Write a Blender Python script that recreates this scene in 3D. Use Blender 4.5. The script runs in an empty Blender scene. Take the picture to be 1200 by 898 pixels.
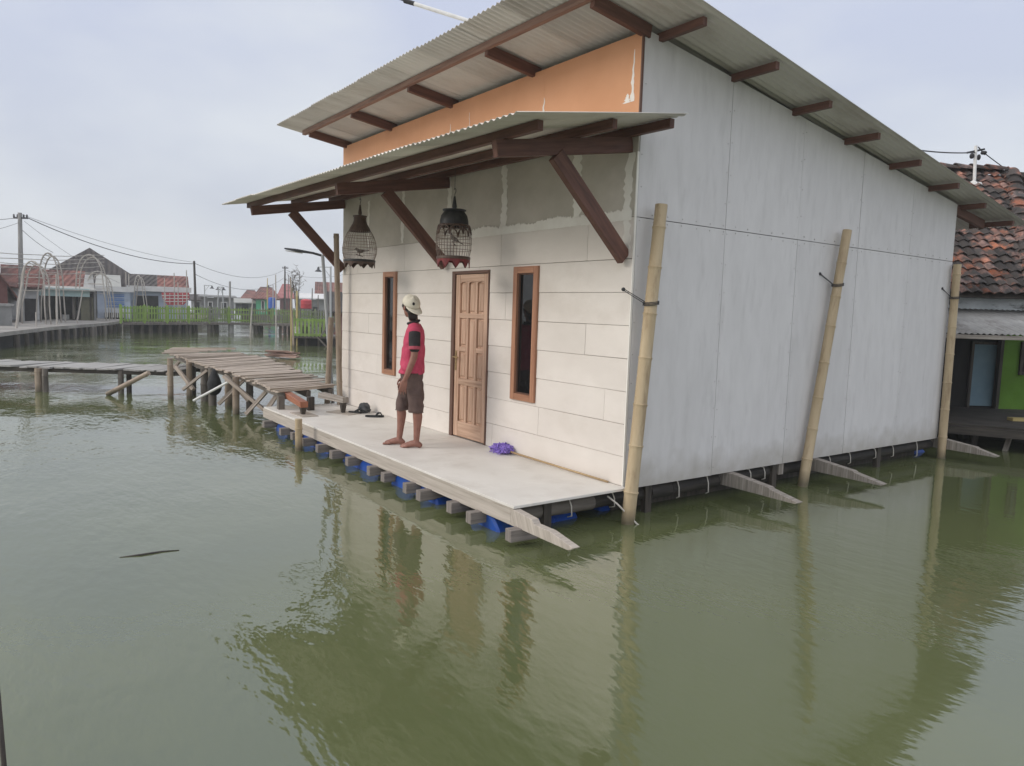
import bpy, bmesh, math, random
from mathutils import Vector, Matrix, noise as mnoise
R = math.radians
rnd = random.Random(7)
scene = bpy.context.scene
COL = scene.collection

# ------------------------------------------------------------------ camera
CP = Vector((4.6594, -4.6820, 1.5583))
CR = Vector((0.58492602, 0.81050805, 0.03063091))
CU = Vector((-0.0973815, 0.03268578, 0.99471025))
CF = Vector((-0.80521947, 0.58481479, -0.09804725))
FPX = 852.16
FH = Vector((CF.x, CF.y, 0)).normalized()          # level forward
RH = Vector((FH.y, -FH.x, 0))                       # level right
cam = bpy.data.objects.new('camera', bpy.data.cameras.new('camera'))
COL.objects.link(cam)
m3 = Matrix((CR, CU, -CF)).transposed()
cam.matrix_world = Matrix.Translation(CP) @ m3.to_4x4()
cam.data.sensor_width = 36; cam.data.lens = FPX / 1200 * 36
cam.data.clip_start = 0.05; cam.data.clip_end = 6000
scene.camera = cam
WZ = -0.30                                          # water level, deck top is 0

def V(lat, d, z):
    """a place given by metres to the right of and beyond the view point, and height"""
    return Vector((CP.x, CP.y, 0)) + RH * lat + FH * d + Vector((0, 0, z))
def ray(px, py):
    return CF + CR * ((px - 600) / FPX) - CU * ((py - 449) / FPX)
def at(px, py, d):
    r = ray(px, py); return CP + r * (d / r.dot(FH))
def lz(px, py, d):
    p = at(px, py, d); return ((p - CP).dot(RH), p.z)
def onz(px, py, z):
    r = ray(px, py); return CP + r * ((z - CP.z) / r.z)

# ------------------------------------------------------------------ mesh builder
ORG = {}
def org(o):
    return ORG.get(o.name, Vector((0, 0, 0))) if o is not None else Vector((0, 0, 0))

class MB:
    def __init__(s): s.v = []; s.f = []; s.uv = []; s.mi = []
    def face(s, idx, uv=None, mi=0):
        s.f.append(tuple(idx)); s.uv.append(uv); s.mi.append(mi)
    def quadbox(s, c8, uvlen=None, mi=0, off=0.0):
        """c8: bottom ring 0-3 (p0 end), top ring 4-7 (p1 end)"""
        b = len(s.v); s.v += [Vector(c) for c in c8]
        L = (s.v[b + 4] - s.v[b]).length
        w = [(s.v[b + (i + 1) % 4] - s.v[b + i]).length for i in range(4)]
        u = off
        s.face([b + 3, b + 2, b + 1, b], [(0 + off, 0), (w[0] + off, 0), (w[0] + off, w[1]), (off, w[1])], mi)
        s.face([b + 4, b + 5, b + 6, b + 7], [(off, L), (w[0] + off, L), (w[0] + off, L + w[1]), (off, L + w[1])], mi)
        for i in range(4):
            j = (i + 1) % 4
            s.face([b + i, b + j, b + 4 + j, b + 4 + i], [(u, off), (u + w[i], off), (u + w[i], L + off), (u, L + off)], mi)
            u += w[i]
        return s
    def box(s, x0, x1, y0, y1, z0, z1, mi=0):
        """grain runs along the longest side"""
        dx, dy, dz = x1 - x0, y1 - y0, z1 - z0
        o = rnd.uniform(0, 40)
        if dz >= dx and dz >= dy:
            c = [(x0, y0, z0), (x1, y0, z0), (x1, y1, z0), (x0, y1, z0), (x0, y0, z1), (x1, y0, z1), (x1, y1, z1), (x0, y1, z1)]
        elif dx >= dy:
            c = [(x0, y0, z0), (x0, y1, z0), (x0, y1, z1), (x0, y0, z1), (x1, y0, z0), (x1, y1, z0), (x1, y1, z1), (x1, y0, z1)]
        else:
            c = [(x0, y0, z0), (x0, y0, z1), (x1, y0, z1), (x1, y0, z0), (x0, y1, z0), (x0, y1, z1), (x1, y1, z1), (x1, y1, z0)]
        return s.quadbox(c, mi=mi, off=o)
    def beam(s, p0, p1, w, h, up=(0, 0, 1), mi=0, w1=None, h1=None, jit=0):
        p0 = Vector(p0); p1 = Vector(p1); d = (p1 - p0).normalized(); up = Vector(up)
        if abs(d.dot(up)) > .98: up = Vector((1, 0, 0)) if abs(d.x) < .9 else Vector((0, 1, 0))
        sd = d.cross(up).normalized(); u = sd.cross(d).normalized()
        w1 = w if w1 is None else w1; h1 = h if h1 is None else h1
        c = []
        for p, a, b in ((p0, w, h), (p1, w1, h1)):
            for q, r in ((-1, -1), (1, -1), (1, 1), (-1, 1)):
                e = Vector((rnd.uniform(-jit, jit), rnd.uniform(-jit, jit), rnd.uniform(-jit, jit))) if jit else Vector()
                c.append(p + sd * (q * a / 2) + u * (r * b / 2) + e)
        return s.quadbox(c, mi=mi, off=rnd.uniform(0, 40))
    def tube(s, pts, rad, n=8, cap=True, mi=0, seg=None):
        pts = [Vector(p) for p in pts]
        if not isinstance(rad, (list, tuple)): rad = [rad] * len(pts)
        rings = []; vl = 0; o = rnd.uniform(0, 40); prev = None
        for i, p in enumerate(pts):
            a = pts[max(i - 1, 0)]; b = pts[min(i + 1, len(pts) - 1)]
            d = (b - a).normalized()
            if prev is None:
                ref = Vector((0, 0, 1)) if abs(d.z) < .9 else Vector((1, 0, 0))
                sx = d.cross(ref).normalized()
            else:
                sx = (prev - d * prev.dot(d)).normalized()
            prev = sx; sy = d.cross(sx)
            if i: vl += (p - pts[i - 1]).length
            base = len(s.v)
            for k in range(n):
                t = 2 * math.pi * k / n
                s.v.append(p + (sx * math.cos(t) + sy * math.sin(t)) * rad[i])
            rings.append((base, vl))
        per = 2 * math.pi * max(rad)
        for (b0, v0), (b1, v1) in zip(rings, rings[1:]):
            for k in range(n):
                j = (k + 1) % n
                u0, u1 = per * k / n + o, per * (k + 1) / n + o
                s.face([b0 + k, b0 + j, b1 + j, b1 + k], [(u0, v0), (u1, v0), (u1, v1), (u0, v1)], mi)
        if cap:
            b = rings[0][0]; s.face([b + k for k in reversed(range(n))], [(o, 0)] * n, mi)
            b = rings[-1][0]; s.face([b + k for k in range(n)], [(o, vl + .17)] * n, mi)
        return s
    def bamboo(s, p0, p1, r0, r1=None, node=.38, n=12, bend=0.0, start=.17):
        p0 = Vector(p0); p1 = Vector(p1); r1 = r0 if r1 is None else r1
        L = (p1 - p0).length; d = (p1 - p0) / L
        side = d.cross(Vector((0, 0, 1)))
        side = side.normalized() if side.length > .05 else Vector((1, 0, 0))
        pts = []; rad = []
        def put(t, k):
            t = min(max(t, 0), 1)
            pts.append(p0 + (p1 - p0) * t + side * (bend * math.sin(math.pi * t)))
            rad.append((r0 + (r1 - r0) * t) * k)
        put(0, 1); x = start
        while x < L - .03:
            e = .012
            put((x - 2.4 * e) / L, 1); put((x - e) / L, 1.05); put(x / L, 1.13); put((x + .4 * e) / L, 1.02); put((x + 2.4 * e) / L, .99)
            x += node * rnd.uniform(.88, 1.12)
        put(1, 1)
        return s.tube(pts, rad, n)
    def lathe(s, prof, c=(0, 0, 0), n=24, mi=0, capb=False, capt=False):
        c = Vector(c); rings = []
        for r, z in prof:
            b = len(s.v)
            for k in range(n):
                t = 2 * math.pi * k / n
                s.v.append(c + Vector((r * math.cos(t), r * math.sin(t), z)))
            rings.append(b)
        for i, (b0, b1) in enumerate(zip(rings, rings[1:])):
            for k in range(n):
                j = (k + 1) % n
                s.face([b0 + k, b0 + j, b1 + j, b1 + k], [(k / n, i), ((k + 1) / n, i), ((k + 1) / n, i + 1), (k / n, i + 1)], mi)
        if capb: s.face([rings[0] + k for k in reversed(range(n))], None, mi)
        if capt: s.face([rings[-1] + k for k in range(n)], None, mi)
        return s
    def prism(s, poly, ext, mi=0):
        """poly: 3-D outline, ext: extrusion vector"""
        poly = [Vector(p) for p in poly]; ext = Vector(ext); n = len(poly); b = len(s.v)
        nrm = Vector()
        for i in range(n): nrm += poly[i].cross(poly[(i + 1) % n])
        if nrm.dot(ext) > 0: poly = poly[::-1]
        s.v += poly + [p + ext for p in poly]
        # poly now faces away from ext
        ax = (poly[1] - poly[0]).normalized()
        def uv(p): return (p.dot(ax), p.dot(ext.normalized().cross(ax)))
        s.face(range(b, b + n), [uv(p) for p in poly], mi)
        s.face([b + n + i for i in reversed(range(n))], [uv(p) for p in reversed(poly)], mi)
        for i in range(n):
            j = (i + 1) % n
            a, c2 = (poly[j] - poly[i]).length, ext.length
            s.face([b + j, b + i, b + n + i, b + n + j], [(0, 0), (a, 0), (a, c2), (0, c2)], mi)
        return s
    def sphere(s, c, r, n=12, m=8, mi=0, sc=(1, 1, 1)):
        c = Vector(c); b = len(s.v)
        for i in range(1, m):
            ph = math.pi * i / m
            for k in range(n):
                t = 2 * math.pi * k / n
                s.v.append(c + Vector((math.sin(ph) * math.cos(t) * sc[0], math.sin(ph) * math.sin(t) * sc[1], math.cos(ph) * sc[2])) * r)
        s.v += [c + Vector((0, 0, r * sc[2])), c - Vector((0, 0, r * sc[2]))]
        T = len(s.v) - 2
        for i in range(m - 2):
            for k in range(n):
                j = (k + 1) % n
                s.face([b + i * n + k, b + (i + 1) * n + k, b + (i + 1) * n + j, b + i * n + j], None, mi)
        for k in range(n):
            j = (k + 1) % n
            s.face([T, b + k, b + j], None, mi); s.face([T + 1, b + (m - 2) * n + j, b + (m - 2) * n + k], None, mi)
        return s
    def build(s, name, mats, parent=None, origin=None, smooth=False, bevel=0, label=None, solid=0):
        o0 = Vector(origin) if origin is not None else (org(parent) if parent is not None else
             Vector((sum(v.x for v in s.v) / len(s.v), sum(v.y for v in s.v) / len(s.v), min(v.z for v in s.v))))
        me = bpy.data.meshes.new(name)
        me.from_pydata([v - o0 for v in s.v], [], s.f)
        if not isinstance(mats, (list, tuple)): mats = [mats]
        for m in mats: me.materials.append(m)
        ul = me.uv_layers.new(name='UVMap').data
        for p, uv, mi in zip(me.polygons, s.uv, s.mi):
            p.material_index = mi; p.use_smooth = bool(smooth)
            if uv is None: continue
            for li, q in zip(p.loop_indices, uv): ul[li].uv = q
        if smooth == 'auto':
            me.set_sharp_from_angle(angle=R(35))
        ob = bpy.data.objects.new(name, me); COL.objects.link(ob)
        if parent is not None:
            ob.parent = parent; ob.location = o0 - org(parent)
        else: ob.location = o0
        ORG[ob.name] = o0
        if bevel:
            bm = ob.modifiers.new('bevel', 'BEVEL'); bm.width = bevel; bm.segments = 1; bm.limit_method = 'ANGLE'; bm.angle_limit = R(40)
        if solid:
            sm = ob.modifiers.new('thickness', 'SOLIDIFY'); sm.thickness = solid
        if label: ob['label'] = label
        return ob

def tag(o, label, cat, group=None):
    o['label'] = label; o['category'] = cat
    if group: o['group'] = group
    return o
def struct(o): o['kind'] = 'structure'; return o
def thing(name, loc, label, cat, group=None):
    o = bpy.data.objects.new(name, None); COL.objects.link(o)
    o.location = Vector(loc); o.empty_display_size = .2; ORG[o.name] = Vector(loc)
    return tag(o, label, cat, group)

# ------------------------------------------------------------------ materials
MAT = {}
def mat(name, c1, c2=None, scale=(4, 4, 4), rough=.75, coord='Object', island=0.0, bump=0.0, bscale=None, detail=5.0, lo=.35, hi=.65,
        spec=.35, metal=0.0, c3=None, s3=(.8, .8, .8), f3=(.5, .7), isat=0.0, dirt=None):  # dirt: (colour, z of full dirt, z of none, amount)
    if name in MAT: return MAT[name]
    m = bpy.data.materials.new(name); m.use_nodes = True; nt = m.node_tree; N = nt.nodes; L = nt.links
    b = N['Principled BSDF']; b.inputs['Roughness'].default_value = rough
    b.inputs['Specular IOR Level'].default_value = spec; b.inputs['Metallic'].default_value = metal
    tc = N.new('ShaderNodeTexCoord'); mp = N.new('ShaderNodeMapping'); mp.inputs['Scale'].default_value = scale
    L.new(tc.outputs[coord], mp.inputs['Vector'])
    nz = N.new('ShaderNodeTexNoise'); nz.inputs['Scale'].default_value = 1; nz.inputs['Detail'].default_value = detail; nz.inputs['Roughness'].default_value = .6
    L.new(mp.outputs[0], nz.inputs['Vector'])
    rp = N.new('ShaderNodeValToRGB'); rp.color_ramp.elements[0].position = lo; rp.color_ramp.elements[1].position = hi
    rp.color_ramp.elements[0].color = (*c1, 1); rp.color_ramp.elements[1].color = (*(c2 or c1), 1)
    L.new(nz.outputs['Fac'], rp.inputs['Fac']); col = rp.outputs['Color']
    if c3:
        mp3 = N.new('ShaderNodeMapping'); mp3.inputs['Scale'].default_value = s3; mp3.inputs['Location'].default_value = (3.1, 7.7, 1.3)
        L.new(tc.outputs[coord], mp3.inputs['Vector'])
        n3 = N.new('ShaderNodeTexNoise'); n3.inputs['Scale'].default_value = 1; n3.inputs['Detail'].default_value = 7; n3.inputs['Roughness'].default_value = .65
        L.new(mp3.outputs[0], n3.inputs['Vector'])
        mr = N.new('ShaderNodeMapRange'); mr.inputs['From Min'].default_value = f3[0]; mr.inputs['From Max'].default_value = f3[1]
        L.new(n3.outputs['Fac'], mr.inputs['Value'])
        mx = N.new('ShaderNodeMix'); mx.data_type = 'RGBA'
        L.new(mr.outputs[0], mx.inputs['Factor']); L.new(col, mx.inputs['A']); mx.inputs['B'].default_value = (*c3, 1)
        col = mx.outputs['Result']
    if island or isat:
        ge = N.new('ShaderNodeNewGeometry'); hs = N.new('ShaderNodeHueSaturation')
        mr = N.new('ShaderNodeMapRange'); mr.inputs['To Min'].default_value = 1 - island; mr.inputs['To Max'].default_value = 1 + island
        L.new(ge.outputs['Random Per Island'], mr.inputs['Value']); L.new(mr.outputs[0], hs.inputs['Value'])
        if isat:
            ml = N.new('ShaderNodeMath'); ml.operation = 'MULTIPLY'; ml.inputs[1].default_value = 7.13
            fr = N.new('ShaderNodeMath'); fr.operation = 'FRACT'
            m2 = N.new('ShaderNodeMapRange'); m2.inputs['To Min'].default_value = 1 - isat; m2.inputs['To Max'].default_value = 1 + isat * .3
            L.new(ge.outputs['Random Per Island'], ml.inputs[0]); L.new(ml.outputs[0], fr.inputs[0]); L.new(fr.outputs[0], m2.inputs['Value']); L.new(m2.outputs[0], hs.inputs['Saturation'])
        L.new(col, hs.inputs['Color']); col = hs.outputs['Color']
    if dirt:
        g4 = N.new('ShaderNodeNewGeometry'); sp = N.new('ShaderNodeSeparateXYZ'); L.new(g4.outputs['Position'], sp.inputs[0])
        n4 = N.new('ShaderNodeTexNoise'); n4.inputs['Scale'].default_value = 5; n4.inputs['Detail'].default_value = 6; L.new(g4.outputs['Position'], n4.inputs['Vector'])
        ma = N.new('ShaderNodeMath'); ma.operation = 'MULTIPLY_ADD'; ma.inputs[1].default_value = -(dirt[2] - dirt[1]) * 1.6; L.new(n4.outputs['Fac'], ma.inputs[0]); L.new(sp.outputs['Z'], ma.inputs[2])
        m4 = N.new('ShaderNodeMapRange'); m4.inputs[1].default_value = dirt[1] - (dirt[2] - dirt[1]) * .8; m4.inputs[2].default_value = dirt[2] - (dirt[2] - dirt[1]) * .8; m4.inputs[3].default_value = dirt[3]; m4.inputs[4].default_value = 0
        L.new(ma.outputs[0], m4.inputs[0]); x4 = N.new('ShaderNodeMix'); x4.data_type = 'RGBA'; L.new(m4.outputs[0], x4.inputs['Factor']); L.new(col, x4.inputs['A']); x4.inputs['B'].default_value = (*dirt[0], 1); col = x4.outputs['Result']
    L.new(col, b.inputs['Base Color'])
    if bump:
        bn = N.new('ShaderNodeBump'); bn.inputs['Strength'].default_value = .6; bn.inputs['Distance'].default_value = bump
        if bscale:
            mb = N.new('ShaderNodeMapping'); mb.inputs['Scale'].default_value = bscale; L.new(tc.outputs[coord], mb.inputs['Vector'])
            nb = N.new('ShaderNodeTexNoise'); nb.inputs['Scale'].default_value = 1; nb.inputs['Detail'].default_value = 4; L.new(mb.outputs[0], nb.inputs['Vector'])
            L.new(nb.outputs['Fac'], bn.inputs['Height'])
        else: L.new(nz.outputs['Fac'], bn.inputs['Height'])
        L.new(bn.outputs['Normal'], b.inputs['Normal'])
    m['p'] = 1; MAT[name] = m
    return m

M_SIDING = mat('painted_siding', (.655, .605, .55), (.725, .675, .62), (1.2, 1.2, 2.2), .62, island=.035, bump=.002, bscale=(9, 9, 30), c3=(.58, .525, .465), s3=(1.1, 1, 1.8), f3=(.55, .85))
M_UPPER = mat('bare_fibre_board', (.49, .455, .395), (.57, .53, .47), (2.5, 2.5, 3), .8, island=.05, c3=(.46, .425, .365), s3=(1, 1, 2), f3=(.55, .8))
M_PUTTY = mat('white_putty', (.76, .73, .67), (.82, .80, .74), (7, 7, 7), .8, bump=.003)
M_ORANGE = mat('orange_paint', (.62, .315, .165), (.67, .35, .19), (2, 2, 2), .7, c3=(.56, .295, .165), s3=(1.6, 1, 1.2), f3=(.6, .8))
M_PANEL = mat('grey_fibre_cement', (.60, .585, .575), (.64, .625, .615), (7, 7, 2.2), .7, island=.03, c3=(.545, .53, .52), s3=(9, 9, 2.0), f3=(.52, .74), bump=.002, bscale=(30, 30, 6), dirt=((.34, .31, .26), -.02, .26, .6))
M_TIMBER = mat('dark_red_timber', (.082, .039, .029), (.145, .068, .048), (30, 2.2, 1), .6, 'UV', island=.18, bump=.002)
M_TIMBER2 = mat('brown_eave_timber', (.17, .098, .074), (.27, .165, .125), (30, 2.2, 1), .7, 'UV', island=.15, bump=.002)
M_LOG = mat('shaded_log', (.018, .016, .014), (.05, .043, .037), (14, 2, 1), .7, 'UV', island=.15, bump=.004)  # near-black colour carries the shade under the house
M_GREYWOOD = mat('weathered_grey_wood', (.19, .165, .14), (.36, .325, .285), (45, 1.6, 1), .85, 'UV', island=.2, bump=.004, c3=(.13, .11, .095), s3=(60, 1.2, 1), f3=(.58, .7))
M_BEAMWOOD = mat('pale_weathered_beam', (.33, .29, .245), (.48, .43, .375), (35, 1.1, 1), .8, 'UV', island=.08, bump=.003, c3=(.20, .17, .14), s3=(70, 1, 1), f3=(.60, .68))
M_JOIST = mat('joist_end_wood', (.13, .112, .10), (.23, .205, .185), (45, 1.6, 1), .85, 'UV', island=.2, bump=.004)
M_DARKWOOD = mat('dark_wet_wood', (.028, .024, .02), (.075, .062, .05), (20, 2, 1), .6, 'UV', island=.2, bump=.004)
M_MIDWOOD = mat('grey_brown_log', (.09, .078, .066), (.165, .145, .125), (12, 2, 1), .7, 'UV', island=.15, bump=.004)
M_DECK = mat('pale_deck_board', (.67, .635, .58), (.74, .71, .655), (1.5, 1.5, 1.5), .55, island=.02, c3=(.585, .545, .485), s3=(2.6, 2.6, 2), f3=(.50, .78))
M_EDGE = mat('board_edge', (.2, .18, .16), (.3, .28, .25), (9, 9, 9), .8)
M_DOOR = mat('raw_teak', (.40, .25, .17), (.60, .41, .295), (26, 1.3, 1), .5, 'UV', island=.10, bump=.001, c3=(.29, .165, .10), s3=(40, .9, 1), f3=(.56, .7))
M_FRAME = mat('reddish_teak_frame', (.28, .13, .075), (.41, .21, .125), (26, 1.3, 1), .5, 'UV', island=.08, bump=.001)
M_DARKFRAME = mat('dark_teak_jamb', (.10, .052, .036), (.16, .085, .058), (26, 1.3, 1), .5, 'UV', bump=.001)
M_BRASS = mat('dull_brass', (.30, .20, .09), (.42, .30, .14), (30, 30, 30), .35, metal=.8)
M_BLACK = mat('black_plastic', (.012, .012, .013), (.03, .03, .032), (20, 20, 20), .5)
M_WHITEP = mat('white_plastic', (.62, .62, .60), (.72, .72, .70), (8, 8, 8), .45)
M_STRING = mat('white_string', (.5, .47, .42), (.62, .58, .52), (30, 30, 30), .8)
M_DRUM = mat('blue_plastic_drum', (.009, .052, .28), (.015, .08, .37), (5, 5, 5), .4, c3=(.05, .10, .16), s3=(3, 3, 3), f3=(.58, .75))
M_BLUE = mat('blue_barrel_paint', (.03, .10, .42), (.05, .14, .5), (5, 5, 5), .5)
M_PURPLE = mat('purple_fibre', (.17, .10, .44), (.34, .24, .66), (60, 60, 60), .7, island=.25)
M_SKIN = mat('brown_skin', (.235, .105, .075), (.285, .135, .098), (14, 14, 14), .5, spec=.4)
M_HAIR = mat('black_hair', (.012, .009, .008), (.03, .022, .018), (80, 80, 10), .5)
M_SHIRT = mat('pink_red_cotton', (.46, .048, .10), (.56, .075, .14), (12, 12, 12), .85, bump=.006, bscale=(9, 9, 4))
M_SLEEVE = mat('charcoal_cotton', (.022, .019, .021), (.038, .033, .035), (12, 12, 12), .85, bump=.004, bscale=(14, 14, 7))
M_CUFF = mat('red_cuff', (.36, .06, .085), (.42, .08, .11), (12, 12, 12), .85)
M_SHORTS = mat('taupe_cotton', (.098, .064, .056), (.13, .087, .076), (12, 12, 12), .9, bump=.008, bscale=(10, 10, 5))
M_CAP = mat('cream_cap', (.64, .59, .47), (.72, .67, .55), (14, 14, 14), .85, bump=.003)
M_RUBBER = mat('dark_rubber', (.018, .019, .021), (.04, .042, .045), (20, 20, 20), .7)
M_GREYCLOTH = mat('dark_grey_cloth', (.06, .063, .066), (.105, .108, .11), (20, 20, 20), .9, bump=.008, bscale=(14, 14, 14))
M_BLACKCLOTH = mat('black_sack', (.014, .015, .016), (.035, .036, .037), (9, 9, 9), .75, bump=.02, bscale=(7, 7, 4))
M_CAGE_DARK = mat('dark_cage_lacquer', (.016, .016, .017), (.034, .033, .032), (20, 20, 8), .45)
M_CAGE_BROWN = mat('brown_cage_lacquer', (.062, .038, .028), (.105, .066, .048), (20, 20, 8), .45)
M_CAGE_RED = mat('red_cage_trim', (.12, .024, .025), (.22, .034, .036), (20, 20, 8), .5)
M_BARS = mat('cage_bars', (.17, .125, .10), (.27, .21, .175), (20, 20, 8), .5)
M_BIRD = mat('grey_brown_feathers', (.10, .08, .068), (.21, .18, .16), (60, 60, 30), .8)
M_METALGREY = mat('galvanised_grey', (.36, .37, .37), (.45, .46, .46), (6, 6, 2), .5, metal=.2)
M_LAMPDARK = mat('lamp_dark', (.045, .048, .055), (.07, .073, .08), (8, 8, 8), .5)
M_CONC = mat('pole_concrete', (.25, .245, .235), (.34, .335, .32), (5, 5, 2), .9)
M_CABLE = mat('cable_black', (.03, .03, .033), (.05, .05, .053), (5, 5, 5), .6)

def bamboo_mat(name, c1, c2, cn, cw):
    m = mat(name, c1, c2, (7, 1.3, 1), .5, 'UV', c3=cw, s3=(10, 2.5, 1), f3=(.52, .72), bump=.001, island=.0, dirt=((.085, .075, .045), WZ + .02, WZ + .16, .85))
    return m
M_BAMBOO = bamboo_mat('yellow_bamboo', (.40, .305, .185), (.51, .405, .26), None, (.28, .20, .12))
M_BAMBOO_G = bamboo_mat('grey_bamboo', (.27, .205, .15), (.37, .30, .23), None, (.17, .125, .09))
M_STAKE = mat('pale_stake', (.34, .31, .27), (.48, .45, .41), (4, 4, 2), .8)

def sheet_mat(name, c1, c2, c3, island=.16):
    return mat(name, c1, c2, (1.3, .5, 1), .55, 'Object', island=island, c3=c3, s3=(2.2, .7, 2), f3=(.5, .75), spec=.35, metal=.0)
M_SHEET = sheet_mat('weathered_corrugated_sheet', (.54, .51, .465), (.65, .625, .58), (.42, .38, .33))
M_SHEET2 = sheet_mat('awning_sheet', (.66, .615, .55), (.76, .72, .655), (.52, .465, .40))

def glass_mat():
    m = bpy.data.materials.new('dark_window_glass'); m.use_nodes = True
    b = m.node_tree.nodes['Principled BSDF']
    b.inputs['Base Color'].default_value = (.008, .009, .010, 1); b.inputs['Roughness'].default_value = .04
    b.inputs['IOR'].default_value = 1.5
    N = m.node_tree.nodes; L = m.node_tree.links
    tc = N.new('ShaderNodeTexCoord'); nz = N.new('ShaderNodeTexNoise'); nz.inputs['Scale'].default_value = 2.5; bn = N.new('ShaderNodeBump')
    bn.inputs['Distance'].default_value = .004; bn.inputs['Strength'].default_value = .4
    L.new(tc.outputs['Object'], nz.inputs['Vector']); L.new(nz.outputs['Fac'], bn.inputs['Height']); L.new(bn.outputs[0], b.inputs['Normal'])
    return m
M_GLASS = glass_mat()

def sheet(mb, x0, x1, yz, period=.076, amp=.009, sheetw=.76, skew=None, per=8, zx=0.0, mi=0):
    """corrugated sheets side by side: waves across x, (y, z) rows down the slope; every sheet laps over the one before"""
    n = max(1, round((x1 - x0) / sheetw)); w = (x1 - x0) / n
    for k in range(n):
        a = x0 + k * w; b = a + w + (.045 if k < n - 1 else 0)
        m = max(2, int((b - a) / period * per)); base = len(mb.v)
        lift = .004 * (k % 2) ; je = rnd.uniform(-.012, .012)
        for r, (y, z) in enumerate(yz):
            e = je if r in (0, len(yz) - 1) else 0
            for i in range(m + 1):
                x = a + (b - a) * i / m
                xx = x + (skew(x, y) if skew else 0)
                mb.v.append(Vector((xx, y + e, z + zx * x + lift + amp * math.cos(2 * math.pi * x / period))))
        for r in range(len(yz) - 1):
            for i in range(m):
                p = base + r * (m + 1) + i
                mb.face([p, p + 1, p + m + 2, p + m + 1], [(0, 0)] * 4, mi)
    return mb
# ------------------------------------------------------------------ the floating house
HL, HD = 6.47, 6.12
HOUSE = thing('floating_house', (-HL / 2, HD / 2, WZ), 'pale floating house on blue drums with a lean-to roof and a front awning', 'house')

DOOR = (-3.06, -2.25, 0.0, 2.02)
WINS = [(-1.765, -1.34, .605, 2.035), (-4.95, -4.55, .605, 2.06)]
OPEN = [DOOR] + WINS

def cut(x0, x1, z0, z1):
    """spans of a course that are left beside the openings, as (x0, x1, z0, z1) rectangles"""
    rects = [(x0, x1, z0, z1)]
    for a, b, c, d in OPEN:
        out = []
        for (p, q, r, s) in rects:
            if q <= a or p >= b or s <= c or r >= d: out.append((p, q, r, s)); continue
            if p < a: out.append((p, a, r, s))
            if q > b: out.append((b, q, r, s))
            if r < c: out.append((max(p, a), min(q, b), r, c))
            if s > d: out.append((max(p, a), min(q, b), d, s))
        rects = out
    return rects

# siding courses of the front
mb = MB()
lines = [0.0] + [.2716 + .2975 * k for k in range(7)]
for i in range(7):
    z0, z1 = lines[i] + .0018, lines[i + 1] - .0018
    x = -HL; step = [1.9, 2.75, 1.3, 2.4, 1.0, 2.1, 1.55][i]
    while x < -.005:
        x2 = min(x + step, 0); step = 2.44
        if 0 - x2 < .25: x2 = 0
        for (a, b, c, d) in cut(x, x2, z0, z1):
            t = rnd.uniform(0, .0035); e = .0012
            f = 1 if abs(b - x2) < 1e-6 and x2 < 0 else 0
            sag = rnd.uniform(-.004, .003)
            mb.quadbox([(a + e, -.016 - t, c), (b - e * f, -.016 - t, c + sag * .4), (b - e * f, 0, c), (a + e, 0, c),
                        (a + e, -.013 - t, d), (b - e * f, -.013 - t, d + sag * .4), (b - e * f, 0, d), (a + e, 0, d)])
        x = x2
# the taller course above the door
z0, z1 = lines[7] + .0025, 2.42
for a, b in ((-HL, -5.9), (-5.9, -4.35), (-4.35, -2.05), (-2.05, -.615), (-.615, 0)):
    mb.box(a + .0015, b - .0015, -.014, 0, z0, z1)
mb.build('front_siding', M_SIDING, HOUSE, bevel=.002)

mb = MB()                                              # backing behind the siding, with the openings left out
zs = sorted({-.02, 3.93, *[o[2] for o in OPEN if o[2] > 0], *[o[3] for o in OPEN]})
for c, d in zip(zs, zs[1:]):
    for (a, b, p, q) in cut(-HL, -.012, c, d):
        if q - p > 1e-4 and b - a > 1e-4: mb.box(a, b, .002, .06, p, q)
mb.build('wall_core', mat('grey_brown_backing', (.24, .215, .19), (.31, .28, .25), (3, 3, 3), .8), HOUSE)  # darker backing tone that shows in the siding joints

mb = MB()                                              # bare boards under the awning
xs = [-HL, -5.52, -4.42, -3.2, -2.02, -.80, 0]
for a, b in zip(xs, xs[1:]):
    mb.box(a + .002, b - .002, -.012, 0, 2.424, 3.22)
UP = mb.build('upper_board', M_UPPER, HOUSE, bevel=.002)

def ragged(pts_a, pts_b, y0, t, name, parent, m):
    """a strip of filler between two wandering edges, t thick"""
    mb = MB(); n = len(pts_a)
    for (xa, za), (xb, zb) in zip(pts_a, pts_b):
        mb.v += [Vector((xa, y0 - t, za)), Vector((xb, y0 - t, zb)), Vector((xa, y0, za)), Vector((xb, y0, zb))]
    for i in range(n - 1):
        p = 4 * i; q = p + 4
        for f in ((p, q, q + 1, p + 1), (p, p + 2, q + 2, q), (p + 1, q + 1, q + 3, p + 3)): mb.face(f)
    return mb.build(name, m, parent)
def vstrip(x, z0, z1, w, seed, y0=-.012, t=.003, n=26):
    g = random.Random(seed); A = []; B = []
    for i in range(n + 1):
        z = z0 + (z1 - z0) * i / n
        A.append((x - w / 2 + g.uniform(-.22, .22) * w + .012 * math.sin(z * 9 + seed), z)); B.append((x + w / 2 + g.uniform(-.2, .2) * w + .012 * math.sin(z * 7 + seed), z))
    return A, B
for k, x in enumerate(xs[1:-1]):
    A, B = vstrip(x, 2.44, 3.12 + .03 * k, .06 + .012 * k, 11 + k)
    ragged(A, B, -.012, .003, 'putty_seam', UP, M_PUTTY)
A, B = vstrip(-.10, 2.12, 2.98, .085, 31); ragged(A, B, -.0125, .0035, 'putty_seam', UP, M_PUTTY)
g = random.Random(5); A = []; B = []; n = 230
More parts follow.
